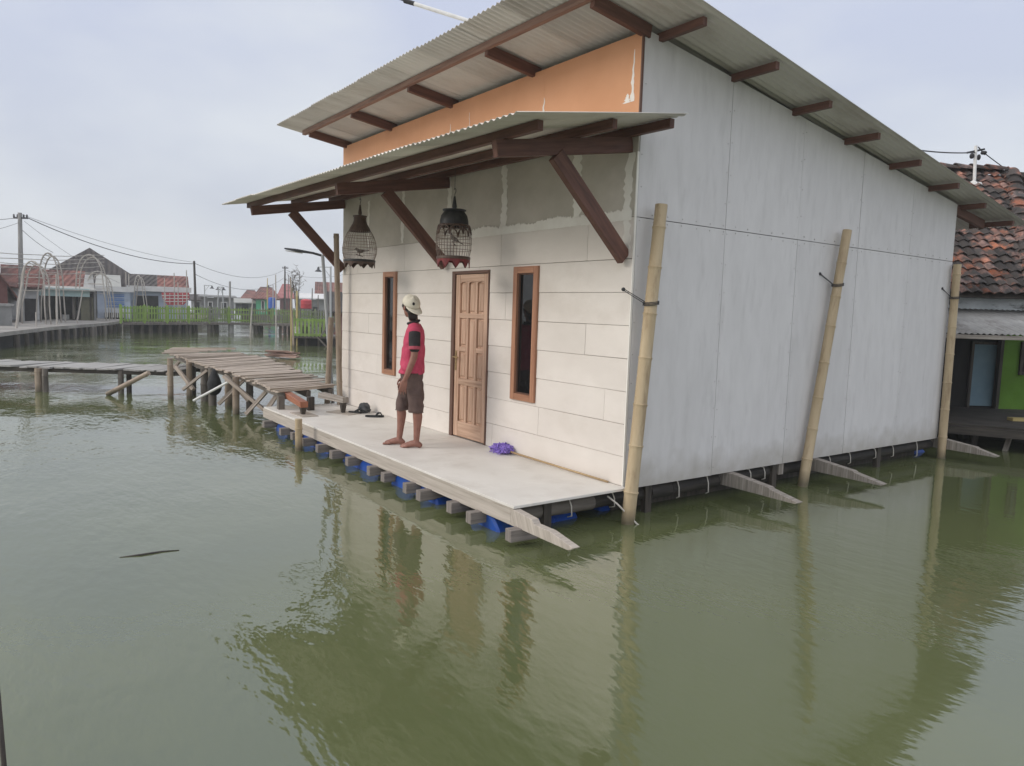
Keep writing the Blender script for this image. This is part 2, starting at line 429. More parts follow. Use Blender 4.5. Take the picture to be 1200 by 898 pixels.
for i in range(n + 1):                                  # filler along the long joint, ragged above, straight below
    x = -2.75 + 2.71 * i / n
    bump = .052 + .045 * (mnoise.noise(Vector((x * 2.3, 0, 4))) + .25) + .020 * abs(mnoise.noise(Vector((x * 21, 3, 0)))) + g.uniform(-.012, .016)
    A.append((x, 2.41 - .012 + g.uniform(-.004, .004))); B.append((x, 2.424 + max(.012, bump)))
A = [(x, z) for x, z in A]
ragged(B, A, -.0165, .002, 'putty_seam', UP, M_PUTTY)

mb = MB()                                              # orange board above the awning
ox = [-HL, -5.3, -3.98, -2.77, -1.36, 0]
for a, b in zip(ox, ox[1:]):
    mb.prism([(a + .001, 0, 3.23), (b - .001, 0, 3.23), (b - .001, 0, 3.985 - .010 * b), (a + .001, 0, 3.985 - .010 * a)], (0, -.018, 0))
GAB = mb.build('orange_gable_board', M_ORANGE, HOUSE)
g = random.Random(3)
for x, z0, z1, w in ((-3.2, 3.40, 3.80, .05), (-1.36, 3.42, 3.72, .05), (-.10, 3.42, 3.86, .045), (-2.3, 3.42, 3.60, .03), (-.16, 3.42, 3.50, .10), (-3.95, 3.5, 3.74, .015), (-2.77, 3.5, 3.85, .014)):
    n = 16; A = []; B = []
    for i in range(n + 1):
        t = i / n; ww = w * (1 - t) ** .9 * g.uniform(.45, 1.25) + .004
        cx = x + .018 * mnoise.noise(Vector((x * 5, t * 5, 1)))
        A.append((cx - ww / 2, z0 + (z1 - z0) * t)); B.append((cx + ww / 2, z0 + (z1 - z0) * t))
    ragged(A, B, -.018, .002, 'bare_patch', GAB, M_PUTTY)

def rz(y, x=0.0): return 4.065 - .135 * y - .010 * x                      # underside of the main roof sheet
mb = MB()                                              # grey panels of the near side
ys = [.004 + 1.22 * k for k in range(6)]
for a, b in zip(ys, ys[1:]):
    a2, b2 = a + .003, b - .003
    mb.box(-.010, rnd.uniform(0, .003), a2, b2, -.03 + rnd.uniform(-.004, .004), 2.417)
    mb.prism([(-.010, a2, 2.424), (-.010, b2, 2.424), (-.010, b2, rz(b2) - .05), (-.010, a2, rz(a2) - .05)], (rnd.uniform(.009, .0125), 0, 0))
for yy in ys:
    for zz in [.06 + .29 * i for i in range(13)]:
        for o in (-.03, .03):
            y_, z_ = yy + o + rnd.uniform(-.006, .006), zz + rnd.uniform(-.02, .02)
            if 0 < y_ < HD - .01 and z_ < rz(y_) - .16: mb.tube([(.0, y_, z_), (.0042, y_, z_)], .004, 6, mi=1)
for z0_ in (2.39, 2.455):
    for i in range(31):
        y_ = .2 + .197 * i + rnd.uniform(-.01, .01)
        if z0_ < rz(y_) - .2: mb.tube([(.0, y_, z0_ + rnd.uniform(-.012, .012)), (.0042, y_, z0_)], .004, 6, mi=1)
mb.build('side_panel', [M_PANEL, M_EDGE], HOUSE)
mb = MB(); mb.prism([(-.055, .07, -.02), (-.055, HD, -.02), (-.055, HD, rz(HD) - .10), (-.055, .07, rz(0) - .10)], (.04, 0, 0))
mb.build('side_wall_core', M_DARKWOOD, HOUSE)
mb = MB(); mb.prism([(-HL, .07, -.02), (-HL, HD, -.02), (-HL, HD, rz(HD) - .14), (-HL, .07, rz(0) - .14)], (.04, 0, 0))
mb.build('far_side_wall', M_PANEL, HOUSE)
mb = MB(); mb.box(-HL + .05, -.06, HD - .03, HD, -.02, rz(HD) - .14); mb.build('rear_wall', M_PANEL, HOUSE)
mb = MB(); mb.box(-.008, .004, -.0215, -.0005, -.02, 2.98); mb.build('corner_strip', M_PUTTY, HOUSE)
mb = MB(); mb.box(-.008, .005, -.024, -.0005, 3.2, 3.97); mb.build('corner_strip', M_DARKFRAME, HOUSE)

# ---- main roof
rows = [(y, rz(y) + .013) for y in (-.98, 1.6, 1.62, 4.3, 4.32, 7.7)]
mb = MB(); XL, XR = -6.74, .63
sheet(mb, XL, XR, rows, zx=-.010, skew=lambda x, y: (x - XL) / (XR - XL) * (-.034 * (y + .98)))
ROOF = mb.build('roof_sheet', M_SHEET, HOUSE, smooth=True, solid=.002)
for y in (-.62, ):
    mb = MB(); mb.beam((-6.56, y, rz(y, -6.56) - .034), (.06, y, rz(y) - .034), .055, .066); mb.build('eave_purlin', M_TIMBER2, HOUSE, bevel=.003)
for x in (-6.36, -4.80, -3.18, -1.55, -.005):
    mb = MB(); mb.beam((x, -.605, rz(-.605, x) - .062), (x, .06, rz(.06, x) - .062), .055, .11); mb.build('rafter', M_TIMBER, HOUSE, bevel=.003)
for y in (.20, 1.21, 2.22, 3.24, 4.25, 5.27, 6.25, 7.25):
    mb = MB(); xo = .58 - .034 * (y + .9) + rnd.uniform(-.03, .02)
    mb.beam((-.30, y, rz(y) - .056), (xo - .03, y, rz(y) - .056), .055, .07); mb.build('lookout', M_TIMBER, HOUSE, bevel=.003)
mb = MB(); mb.beam((-.03, HD - .05, rz(HD) - .115), (-.03, 7.0, rz(7.0) - .115), .06, .12); mb.build('rear_rafter', M_TIMBER, HOUSE, bevel=.003)
mb = MB(); mb.beam((-.055, .02, rz(0) - .085), (-.055, HD, rz(HD) - .085), .08, .085); mb.build('wall_plate', M_DARKWOOD, HOUSE)

# ---- awning
def az(x, y): return 3.19 + .172 * y - .0175 * x       # sheet underside
AL, AR = -6.98, .55
mb = MB(); sheet(mb, AL, AR, [(y, 3.19 + .172 * y + .012) for y in (-1.73, -.9, -.022)], zx=-.0175)
mb.build('awning_sheet', M_SHEET2, HOUSE, smooth=True, solid=.002)
for x, yo in ((-.10, -1.46), (-3.22, -1.46), (-6.42, -1.46)):
    mb = MB(); o = .142
    mb.beam((x, -.013, az(x, 0) - o), (x, yo, az(x, yo) - o), .065, .13); mb.build('awning_arm', M_TIMBER, HOUSE, bevel=.003)
    mb = MB(); mb.beam((x + .005, -.035, 2.06 + .012 * -x), (x + .005, -.86, az(x, -.86) - .20), .065, .14, up=(0, 0, 1)); mb.build('awning_brace', M_TIMBER, HOUSE, bevel=.003)
for y, xr in ((-1.36, .26), (-.68, .32), (-.06, .34)):
    xr2 = xr + .08; o = .038
    mb = MB(); mb.beam((-6.90, y, az(-6.9, y) - o), (xr2, y, az(xr2, y) - o), .055, .074); mb.build('awning_purlin', M_TIMBER, HOUSE, bevel=.003)

# ---- door
dx0, dx1, dz0, dz1 = DOOR
mb = MB(); mb.box(dx0, dx0 + .07, -.030, .05, dz0, dz1); mb.box(dx1 - .022, dx1, -.030, .05, dz0, dz1); mb.box(dx0 + .07, dx1 - .022, -.030, .05, dz1 - .035, dz1)
DR = mb.build('door', M_DARKFRAME, HOUSE, bevel=.003)
lx0, lx1, lz0, lz1 = dx0 + .073, dx1 - .024, .012, dz1 - .038
W, H = lx1 - lx0, lz1 - lz0
mb = MB(); yb, yf = .030, -.012
mb.box(lx0 + .03, lx1 - .03, yb - .018, yb - .004, lz0 + .03, lz1 - .03)             # back of the panels
st, mu = .095, .042
c = [lx0, lx0 + st]; cw = (W - 2 * st - 2 * mu) / 3
cols = [(lx0 + st + k * (cw + mu), lx0 + st + k * (cw + mu) + cw) for k in range(3)]
mb.box(lx0, lx0 + st, yf, yb, lz0, lz1); mb.box(lx1 - st, lx1, yf, yb, lz0, lz1)
hr = [(0, .095), (.325, .365), (.735, .765), (.955, 1)]
Z = lambda t: lz0 + H * t
for a, b in hr: mb.box(lx0 + st, lx1 - st, yf + .001, yb, Z(a), Z(b))
for k in (0, 2): mb.box(cols[k][0], cols[k][1], yf + .002, yb, Z(.53), Z(.56))
for k in range(2):
    for (a, b) in ((.095, .325), (.365, .735), (.765, .955)):
        mb.box(cols[k][1], cols[k][1] + mu, yf + .0015, yb, Z(a), Z(b))
LEAF = mb.build('door_leaf', M_DOOR, DR, bevel=.004)
mb = MB()
for k in range(3):
    for (a, b) in (((.095, .325), (.365, .53), (.56, .735), (.765, .955)) if k != 1 else ((.095, .325), (.365, .735), (.765, .955))):
        e = .016; x0, x1, z0, z1 = cols[k][0] + e, cols[k][1] - e, Z(a) + e, Z(b) - e
        ins = .018
        mb.quadbox([(x0, yb - .016, z0), (x1, yb - .016, z0), (x1 - ins, -.002, z0 + ins), (x0 + ins, -.002, z0 + ins),
                    (x0, yb - .016, z1), (x1, yb - .016, z1), (x1 - ins, -.002, z1 - ins), (x0 + ins, -.002, z1 - ins)])
for k in range(3):                                                                     # curved heads over the top panels
    xm = (cols[k][0] + cols[k][1]) / 2; r = cw / 2
    pts = [(xm + r * math.cos(t), yf + .003, Z(.955) - .028 + .026 * math.sin(t)) for t in [math.pi * i / 8 for i in range(9)]]
    pts = pts + [(cols[k][0], yf + .003, Z(.955)), (cols[k][1], yf + .003, Z(.955))]
    mb.prism(pts, (0, .02, 0))
mb.build('raised_panel', M_DOOR, DR)
mb = MB(); mb.box(lx0 + .018, lx0 + .052, yf - .006, yf - .0005, .82, 1.06); mb.tube([(lx0 + .035, yf - .004, .985), (lx0 + .035, yf - .05, .985)], .010, 8)
mb.tube([(lx0 + .035, yf - .048, .985), (lx0 + .10, yf - .05, .985), (lx0 + .145, yf - .042, .982)], .009, 8); mb.build('handle', M_BRASS, DR, bevel=.002)
# ---- windows
for (a, b, c, d) in WINS:
    fw = .07; mb = MB()
    mb.box(a, a + fw, -.045, .05, c, d); mb.box(b - fw, b, -.045, .05, c, d); mb.box(a + fw, b - fw, -.0445, .05, d - fw, d); mb.box(a + fw, b - fw, -.0445, .05, c, c + fw)
    W_ = mb.build('window', M_FRAME, HOUSE, bevel=.003)
    mb = MB(); e = .014
    for q in ((a + fw, a + fw + e, c + fw, d - fw), (b - fw - e, b - fw, c + fw, d - fw), (a + fw + e, b - fw - e, d - fw - e, d - fw), (a + fw + e, b - fw - e, c + fw, c + fw + e)):
        mb.box(q[0], q[1], -.020, .03, q[2], q[3])
    mb.build('sash', M_DARKFRAME, W_)
    mb = MB(); mb.box(a + fw + e, b - fw - e, .0, .006, c + fw + e, d - fw - e); mb.build('pane', M_GLASS, W_)

# ---- deck, float and frame below
DY = -1.29
mb = MB(); x = -6.40
for w in (1.1, 2.44, 2.44, .5):
    x2 = min(x + w, .065); mb.box(x + .0012, x2 - .0012, DY, -.019, -.022, rnd.uniform(-.001, .0012)); x = x2
mb.build('deck_board', M_DECK, HOUSE, bevel=.002)
mb = MB(); mb.box(-HL + .05, -.06, .06, HD - .04, -.05, -.025); mb.build('inner_floor', M_DARKWOOD, HOUSE)
# front beam with a long split point
mb = MB(); mb.box(-6.46, .02, DY + .005, DY + .075, -.165, -.0245)
mb.prism([(.02, DY + .004, -.165), (.02, DY + .004, -.026), (.30, DY + .004, -.050), (.33, DY + .004, -.082), (.52, DY + .004, -.083), (.80, DY + .004, -.135), (.77, DY + .004, -.155), (.74, DY + .004, -.168)], (0, .07, 0))
FB = mb.build('front_beam', M_BEAMWOOD, HOUSE, bevel=.004)
for k, x in enumerate((.13, -.44, -.80, -1.30, -1.62, -2.14, -2.48, -3.04, -3.48, -3.92, -4.40, -4.90, -5.30, -6.02)):
    mb = MB(); mb.beam((x, DY - .10 + rnd.uniform(-.03, .02), -.205), (x + rnd.uniform(-.02, .02), DY + (.30 if x < .1 else .16), -.205), .085, .10); mb.build('joist', M_JOIST, HOUSE, bevel=.004)
# crossbeams whose cut points stick out of the near side
for y, t in ((1.50, .78), (3.05, .80), (6.17, .72)):
    mb = MB(); L0 = -.6
    mb.prism([(L0, y, -.175), (L0, y, -.035), (.06, y, -.035), (.48, y, -.085), (.50, y, -.10), (t + .03, y, -.165), (t, y, -.185), (.25, y, -.18)], (0, .09, 0))
    mb.build('crossbeam', M_GREYWOOD, HOUSE, bevel=.004)
for y0, y1, m, r in ((-1.22, -.30, M_MIDWOOD, .075), (-.30, .42, M_LOG, .07), (.42, .72, M_LOG, .08), (.72, 1.44, M_LOG, .075), (1.66, 3.0, M_LOG, .07), (3.2, 6.1, M_LOG, .07)):
    mb = MB(); mb.tube([(-.11, y0, -.125), (-.12, (y0 + y1) / 2, -.12), (-.11, y1, -.13)], [r, r * 1.03, r * .96], 12); mb.build('side_log', m, HOUSE, smooth='auto')
for y in (-.86, .36, 2.35, 4.6):
    mb = MB(); mb.beam((-.06, y, -.03), (-.05, y, -.45), .08, .06); mb.build('prop', M_DARKWOOD, HOUSE)
mb = MB(); mb.box(-.10, -.02, 2.42, 2.5, -.16, -.035); mb.build('sill_block', M_GREYWOOD, HOUSE)
mb = MB(); mb.box(-HL + .1, -.25, .10, HD - .1, -.30, -.19); mb.build('raft_frame', M_DARKWOOD, HOUSE)
def drum(c, ax):
    mb = MB(); c = Vector(c); ax = Vector(ax).normalized(); L = .90; r = .285
    pr = [(-.452, r * .8), (-.45, r * .93), (-.43, r), (-.17, r), (-.16, r * 1.035), (-.14, r * 1.035), (-.13, r), (.13, r), (.14, r * 1.035), (.16, r * 1.035), (.17, r), (.43, r), (.45, r * .93), (.452, r * .8)]
    mb.tube([c + ax * t for t, _ in pr], [q for _, q in pr], 20)
    return mb.build('float_drum', M_DRUM, HOUSE, smooth='auto')
for x in (-.46,  -1.45, -1.98, -2.83, -3.28, -4.22, -4.72, -5.12, -5.78):
    drum((x, DY + .50, -.44), (rnd.uniform(-.04, .04), 1, 0))
for y in (-.02, 1.0, 2.0, 3.5, 4.6, 5.5):
    drum((-.50, y + .45, -.46), (0, 1, 0))
# loops of white tie string along the near side
for y, d, xo in ((-.62, .15, .02), (-.12, .13, .03), (.78, .16, .0), (1.22, .17, .0), (1.9, .10, .01), (2.15, .13, .01), (3.45, .11, 0), (3.9, .13, 0), (4.5, .12, 0), (4.95, .14, 0), (5.6, .2, 0)):
    pts = [(-.08, y - .05, -.035), (-.028 + xo, y - .02, -.045), (-.022 + xo, y, -.045 - d * .4), (-.02 + xo, y + .005, -.04 - d), (-.05, y + .0, -.06 - d)]
    mb = MB(); mb.tube(pts, .006, 6); mb.build('tie_string', M_STRING, HOUSE, smooth=True)

# ------------------------------------------------------------------ bamboo poles tied to the house
def pole(p0, p1, r0, r1, label, m=None, ties=(), cat='bamboo pole', node=.38, bend=0.0):
    mb = MB(); mb.bamboo(p0, p1, r0, r1, node=node, bend=bend)
    o = mb.build('bamboo_pole', m or M_BAMBOO, None, origin=p0, smooth='auto')
    tag(o, label, cat, 'bamboo mooring poles round the house')
    p0 = Vector(p0); p1 = Vector(p1)
    for t in ties:
        q = p0 + (p1 - p0) * t; mb = MB()
        for k in range(3):
            pts = [q + Vector((math.cos(a) * r0 * 1.12, math.sin(a) * r0 * 1.12, .012 * k + .01 * math.sin(a))) for a in [2 * math.pi * i / 12 for i in range(13)]]
            mb.tube(pts, .0038, 5)
        mb.tube([q + Vector((0, -r0, 0)), (.003, q.y - .22, q.z + .12)], .0038, 5); mb.tube([q + Vector((-r0, 0, .02)), (.004, q.y - .21, q.z + .13)], .0038, 5)
        mb.sphere((.004, q.y - .215, q.z + .125), .018, 8, 6)
        mb.build('wire_tie', M_CABLE, o)
    return o
def ext(p0, p1, z):
    p0 = Vector(p0); p1 = Vector(p1); return p0 + (p1 - p0) * ((z - p0.z) / (p1.z - p0.z))
a, b = Vector((.14, -.07, WZ)), Vector((.135, .165, 2.53))
P1 = pole(ext(a, b, -.9), b, .064, .056, 'tall tan bamboo pole at the house corner nearest the deck', ties=(.745,))
mb = MB(); mb.tube([(.02, -.22, -.06), (.10, -.17, -.12), (.21, -.02, -.30), (.24, .04, -.33)], .008, 6); mb.build('tie_string', M_STRING, P1, smooth=True)
b = at(992, 270, 9.06); b = Vector((.11, onz(992, 270, 2.5).y, 2.5))
def onx(px, py, x):
    r = ray(px, py); return CP + r * ((x - CP.x) / r.x)
a = onx(941, 566, .09); b = onx(993, 270, .10); a2 = ext(a, b, -.9)
pole(a2, b, .058, .05, 'leaning tan bamboo pole on the middle of the grey wall', ties=(.82,))
a = onx(1104, 520, .08); b = onx(1122, 310, .08)
pole(ext(a, b, -.9), b, .055, .05, 'straight tan bamboo pole at the rear end of the grey wall', ties=(.86,))
a = onz(361, 540, WZ); t = ray(361, 497)
a = Vector((-4.36, DY - .18, WZ)); 
o = pole((a.x, a.y, -.9), (a.x + .005, a.y - .01, .11), .048, .045, 'short tan bamboo stump in the water before the deck edge')
a = at(398, 462, 11.45); b = at(394, 274, 11.45)
pole(ext(a, b, -.9), b, .046, .042, 'brown bamboo pole behind the far left corner of the house', m=M_BAMBOO_G)
a = at(384, 462, 11.9); b = at(388, 372, 11.9)
pole(ext(a, b, -.9), b, .05, .045, 'short grey bamboo stub beside the far corner pole', m=M_BAMBOO_G)
# ------------------------------------------------------------------ bird cages
def ony(px, py, y):
    r = ray(px, py); return CP + r * ((y - CP.y) / r.y)
def ringz(mb, c, r, z, t, n=36):
    mb.tube([c + Vector((r * math.cos(a), r * math.sin(a), z)) for a in [2 * math.pi * i / n for i in range(n + 1)]], t, 5, cap=False)
def prof_r(prof, z):
    for (r0, z0), (r1, z1) in zip(prof, prof[1:]):
        if z0 <= z <= z1 or z1 <= z <= z0: return r0 + (r1 - r0) * (z - z0) / (z1 - z0)
    return prof[-1][0]
def skirt(mb, c, r, z, deep, lobes, n=120):
    b = len(mb.v)
    for k in range(n):
        t = 2 * math.pi * k / n; ph = (k * lobes / n) % 1
        d = deep * (.26 + .74 * max(0, 1 - abs(ph - .5) * 2.9))
        for q, zz in ((r, z), (r * .985, z - d), (r - .010, z), (r * .985 - .010, z - d)): mb.v.append(c + Vector((q * math.cos(t), q * math.sin(t), zz)))
    for k in range(n):
        p = b + 4 * k; q = b + 4 * ((k + 1) % n)
        mb.face([p, p + 1, q + 1, q]); mb.face([p + 2, q + 2, q + 3, p + 3]); mb.face([p + 1, p + 3, q + 3, q + 1])
def cage(c, cap, body, base_r, zb, top, m_cap, m_base, m_skirt, label, arches=0, deep=.055):
    c = Vector((c.x, c.y, 0)); T = thing('bird_cage', (c.x, c.y, top), label, 'bird cage', 'bird cages hung under the awning')
    mb = MB(); mb.lathe(cap, c, 28, capt=True); mb.build('cage_dome', m_cap, T, smooth='auto')
    mb = MB(); zt = cap[-1][1]
    mb.lathe([(.020, zt), (.026, zt + .03), (.018, zt + .08), (.010, zt + .135), (.004, zt + .14)], c, 12, capb=True, capt=True); mb.build('finial', m_cap, T, smooth='auto')
    mb = MB(); h = zt + .135
    mb.tube([c + Vector((0, 0, h)), c + Vector((.004, 0, h + .03)), c + Vector((.022, 0, h + .045)), c + Vector((.022, 0, h + .07)), c + Vector((0, 0, h + .088)), c + Vector((-.018, 0, h + .07))], .004, 6)
    mb.tube([c + Vector((0, 0, h + .085)), c + Vector((0, 0, top))], .003, 5); mb.build('hook', M_CABLE, T, smooth=True)
    mb = MB(); n = 34
    z0, z1 = body[0][1], body[-1][1]
    for k in range(n):
        a = 2 * math.pi * k / n
        mb.tube([c + Vector((prof_r(body, z0 + (z1 - z0) * i / 9) * math.cos(a), prof_r(body, z0 + (z1 - z0) * i / 9) * math.sin(a), z0 + (z1 - z0) * i / 9)) for i in range(10)], .0024, 4, cap=False)
    for i in range(1, 5):
        z = z0 + (z1 - z0) * i / 5; ringz(mb, c, prof_r(body, z) + .002, z, .0032)
    mb.build('wire_bars', M_BARS, T)
    if arches:
        mb = MB(); zt2 = z1 - .005; hh = .10
        for k in range(arches):
            pts = []
            for i in range(13):
                a = 2 * math.pi * (k + i / 12) / arches; z = zt2 - hh + hh * math.sqrt(max(0, 1 - (2 * i / 12 - 1) ** 2)) * .92
                pts.append(c + Vector(((prof_r(body, z) + .005) * math.cos(a), (prof_r(body, z) + .005) * math.sin(a), z)))
            mb.tube(pts, .009, 6)
        ringz(mb, c, prof_r(body, zt2) + .004, zt2 - .006, .012)
        mb.build('arch_band', M_CAGE_BROWN, T, smooth=True)
    mb = MB(); mb.lathe([(.001, zb - .03), (base_r + .006, zb - .03), (base_r + .012, zb - .02), (base_r + .010, zb), (base_r - .01, zb + .006), (.001, zb + .006)], c, 36); BS = mb.build('cage_base', m_base, T, smooth='auto')
    mb = MB(); skirt(mb, c, base_r + .008, zb - .028, deep, 9); mb.build('scalloped_skirt', m_skirt, BS)
    return T
c1 = ony(421.5, 290, -.58); s = .46 / .46
z0 = 2.185
cage(c1, [(.150, 2.555), (.128, 2.605), (.098, 2.655), (.083, 2.70), (.082, 2.742), (.092, 2.748), (.094, 2.762), (.06, 2.768)],
     [(.196, 2.185), (.222, 2.26), (.228, 2.33), (.210, 2.43), (.178, 2.51), (.150, 2.558)], .200, 2.18, 3.075, M_CAGE_BROWN, M_CAGE_DARK, M_CAGE_BROWN,
     'pear-shaped brown bird cage with a bottle neck hanging beside the far house corner', deep=.075)
c2 = ony(532, 270, -.58)
cage(c2, [(.156, 2.455), (.153, 2.50), (.140, 2.555), (.112, 2.592), (.107, 2.60), (.126, 2.606), (.127, 2.618), (.06, 2.622)],
     [(.170, 2.125), (.188, 2.20), (.192, 2.30), (.182, 2.38), (.157, 2.458)], .172, 2.12, 3.04, M_CAGE_DARK, M_CAGE_BROWN, M_CAGE_RED,
     'barrel-shaped bird cage with a black dome and red skirt hanging in front of the door', arches=8, deep=.085)
def bird(p, d, label, s=1.0):
    T = thing('bird', p, label, 'bird'); d = Vector(d).normalized(); p = Vector(p); up = Vector((0, 0, 1))
    A = lambda f, u: p + d * (f * s) + up * (u * s)
    mb = MB()
    mb.tube([A(-.085, .045), A(-.05, .05), A(-.02, .058), A(.015, .072), A(.038, .098), A(.048, .115), A(.062, .128), A(.078, .126), A(.084, .122)], [r * s for r in (.012, .024, .032, .034, .026, .019, .019, .013, .004)], 12)
    mb.build('body', M_BIRD, T, smooth=True)
    mb = MB(); mb.prism([A(-.06, .055), A(-.065, .035), A(-.165, .012), A(-.17, .026)], d.cross(up) * .02 * s); mb.build('tail', M_BIRD, T)
    mb = MB(); mb.tube([A(.082, .122), A(.102, .116)], [.005 * s, .001], 6); mb.build('beak', M_CAGE_DARK, T)
    mb = MB(); sd = d.cross(up)
    for k in (-1, 1): mb.tube([A(.0, .045) + sd * (.010 * k), A(.0, .0) + sd * (.010 * k), A(.014, -.004) + sd * (.010 * k)], .003, 5)
    mb.build('legs', M_CAGE_BROWN, T); return T
b1 = Vector((c1.x, c1.y, 2.245)); b2 = Vector((c2.x, c2.y, 2.27))
bird(b1, (-.6, -.7, -.35), 'dark little bird crouching in the pear-shaped cage', .8)
bird(b2, (-.75, -.5, .25), 'grey-brown dove perched in the barrel-shaped cage', .68)
for b, lab in ((b1, 'thin wooden perch across the pear-shaped cage'), (b2, 'thin wooden perch across the barrel-shaped cage')):
    mb = MB(); q = Vector((.5, -.86, 0)) ; q = Vector((.81, -.58, 0)); r = .19 if b is b2 else .215
    mb.tube([b + q * -r + Vector((0, 0, -.006)), b + q * r + Vector((0, 0, -.006))], .006, 6); tag(mb.build('perch', M_CAGE_BROWN), lab, 'perch')

# ------------------------------------------------------------------ the man on the deck
MF = -RH; ML = -FH; MB0 = onz(471, 523, 0); MB0.z = .0005
def pt(f, l, z): return MB0 + MF * f + ML * l + Vector((0, 0, z))
def loft(mb, secs, n=24, T=MF, S=ML, pw=2.3):
    rings = []
    for (f, l, z, a, b) in secs:              # a: half width sideways, b: half depth
        base = len(mb.v)
        for k in range(n):
            t = 2 * math.pi * k / n; ct, st_ = math.cos(t), math.sin(t)
            x = math.copysign(abs(ct) ** (2 / pw), ct) * a; y = math.copysign(abs(st_) ** (2 / pw), st_) * b
            mb.v.append(pt(f, l, z) + S * x + T * y)
        rings.append(base)
    for b0, b1 in zip(rings, rings[1:]):
        for k in range(n):
            j = (k + 1) % n; mb.face([b0 + j, b0 + k, b1 + k, b1 + j])
    mb.face([rings[0] + k for k in range(n)]); mb.face([rings[-1] + k for k in reversed(range(n))])
def limb(mb, pts, n=14):
    """tapered limb with round ends and joints"""
    P = [pt(*p[:3]) for p in pts]; r = [p[3] for p in pts]
    # resample smoothly
    Q = []; q = []
    for i in range(len(P) - 1):
        for k in range(5):
            t = k / 5; p0 = P[max(i - 1, 0)]; p1 = P[i]; p2 = P[i + 1]; p3 = P[min(i + 2, len(P) - 1)]
            Q.append(.5 * ((2 * p1) + (p2 - p0) * t + (2 * p0 - 5 * p1 + 4 * p2 - p3) * t * t + (3 * p1 - p0 - 3 * p2 + p3) * t ** 3)); q.append(r[i] + (r[i + 1] - r[i]) * t)
    Q.append(P[-1]); q.append(r[-1])
    mb.tube(Q, q, n); mb.sphere(P[0], r[0], 12, 8); mb.sphere(P[-1], r[-1], 12, 8)
def fuse(ob, voxel, smooth=6, fac=.5):
    m = ob.modifiers.new('remesh', 'REMESH'); m.mode = 'VOXEL'; m.voxel_size = voxel; m.use_smooth_shade = True
    s = ob.modifiers.new('smooth', 'SMOOTH'); s.iterations = smooth; s.factor = fac
    dg = bpy.context.evaluated_depsgraph_get(); me = bpy.data.meshes.new_from_object(ob.evaluated_get(dg))
    old = ob.data; mats = list(old.materials); ob.modifiers.clear(); ob.data = me
    if not len(me.materials):
        for k in mats: me.materials.append(k)
    for p in me.polygons: p.use_smooth = True
    return ob
PERSON = thing('person', MB0, 'barefoot man in a backward cream cap, pink shirt and brown shorts standing on the deck', 'person')
ya = R(6); T1 = (MF * math.cos(ya) + ML * math.sin(ya)).normalized(); S1 = (ML * math.cos(ya) - MF * math.sin(ya)).normalized()
mb = MB()
loft(mb, [(-.10, 0, .84, .115, .085), (-.10, 0, .92, .145, .095), (-.105, 0, 1.03, .14, .098), (-.115, 0, 1.18, .155, .10), (-.125, 0, 1.29, .165, .092), (-.125, 0, 1.345, .13, .075), (-.12, 0, 1.38, .065, .055)], T=T1, S=S1)
limb(mb, [(-.122, 0, 1.34, .058), (-.11, 0, 1.42, .052), (-.09, 0, 1.50, .052)])
for leg in ([(-.09, -.085, .86, .088), (-.04, -.085, .68, .075), (.028, -.085, .47, .053), (.022, -.082, .35, .054), (.03, -.08, .22, .041), (.042, -.078, .085, .032)],
            [(-.13, .085, .86, .088), (-.15, .08, .68, .075), (-.168, .075, .47, .053), (-.182, .075, .35, .054), (-.178, .075, .22, .041), (-.172, .075, .085, .032)]):
    limb(mb, leg)
    f, l, _, _ = leg[-1]
    side = 1 if l > 0 else -1
    mb.tube([pt(f - .050, l, .038), pt(f - .03, l, .040), pt(f + .01, l, .05), pt(f + .05, l, .045), pt(f + .10, l + .005 * side, .032), pt(f + .145, l + .008 * side, .022), pt(f + .165, l + .008 * side, .018)], [.022, .035, .040, .038, .032, .024, .016], 14)
    mb.sphere(pt(f - .035, l, .033), .034, 12, 8, sc=(1, 1, .95))
    mb.sphere(pt(f + .11, l - .012 * side, .024), .034, 12, 8, sc=(1, 1, .66)); mb.sphere(pt(f + .105, l + .02 * side, .022), .032, 12, 8, sc=(1, 1, .64))
    for k, (df, dl, rr) in enumerate(((.175, -.030, .0135), (.178, -.010, .0105), (.170, .006, .010), (.160, .021, .0095), (.146, .035, .009))):
        mb.tube([pt(f + df - .05, l + dl * side * .9, .018), pt(f + df, l + dl * side, rr + .001)], [rr * 1.1, rr], 10); mb.sphere(pt(f + df, l + dl * side, rr + .001), rr, 8, 6)
def hand(mb, w, e, flip):
    """palm and five bent fingers hanging from the wrist w, d: direction of the hand"""
    w = Vector(w); d = Vector(e).normalized(); side = Vector((1, 0, 0)); n = Vector((0, flip, 0))
    side = (side - d * side.dot(d)).normalized(); n = d.cross(side) * flip
    P = lambda a, b, c: tuple(w + d * a + side * b + n * c)
    for b in (-.026, -.009, .009, .026): limb(mb, [(*P(.0, b * .55, 0), .017), (*P(.045, b * .9, 0), .0165), (*P(.085, b, -.002), .0125)], 10)
    for b, L, sp in ((-.028, .060, -.006), (-.010, .074, -.002), (.010, .080, .002), (.029, .072, .006)):
        limb(mb, [(*P(.083, b, -.002), .0095), (*P(.083 + L * .42, b + sp, -.007), .009), (*P(.083 + L * .75, b + sp * 1.6, -.018), .0082), (*P(.083 + L, b + sp * 2, -.032), .007)], 8)
    limb(mb, [(*P(.018, .026, -.004), .013), (*P(.048, .050, -.014), .0115), (*P(.076, .058, -.022), .0100), (*P(.098, .056, -.030), .0085)], 8)
limb(mb, [(-.145, .165, 1.325, .052), (-.15, .205, 1.19, .046), (-.15, .225, 1.04, .0385), (-.105, .235, .90, .034), (-.055, .228, .775, .0245)])
hand(mb, (-.052, .226, .768), (.20, -.06, -.96), -1)
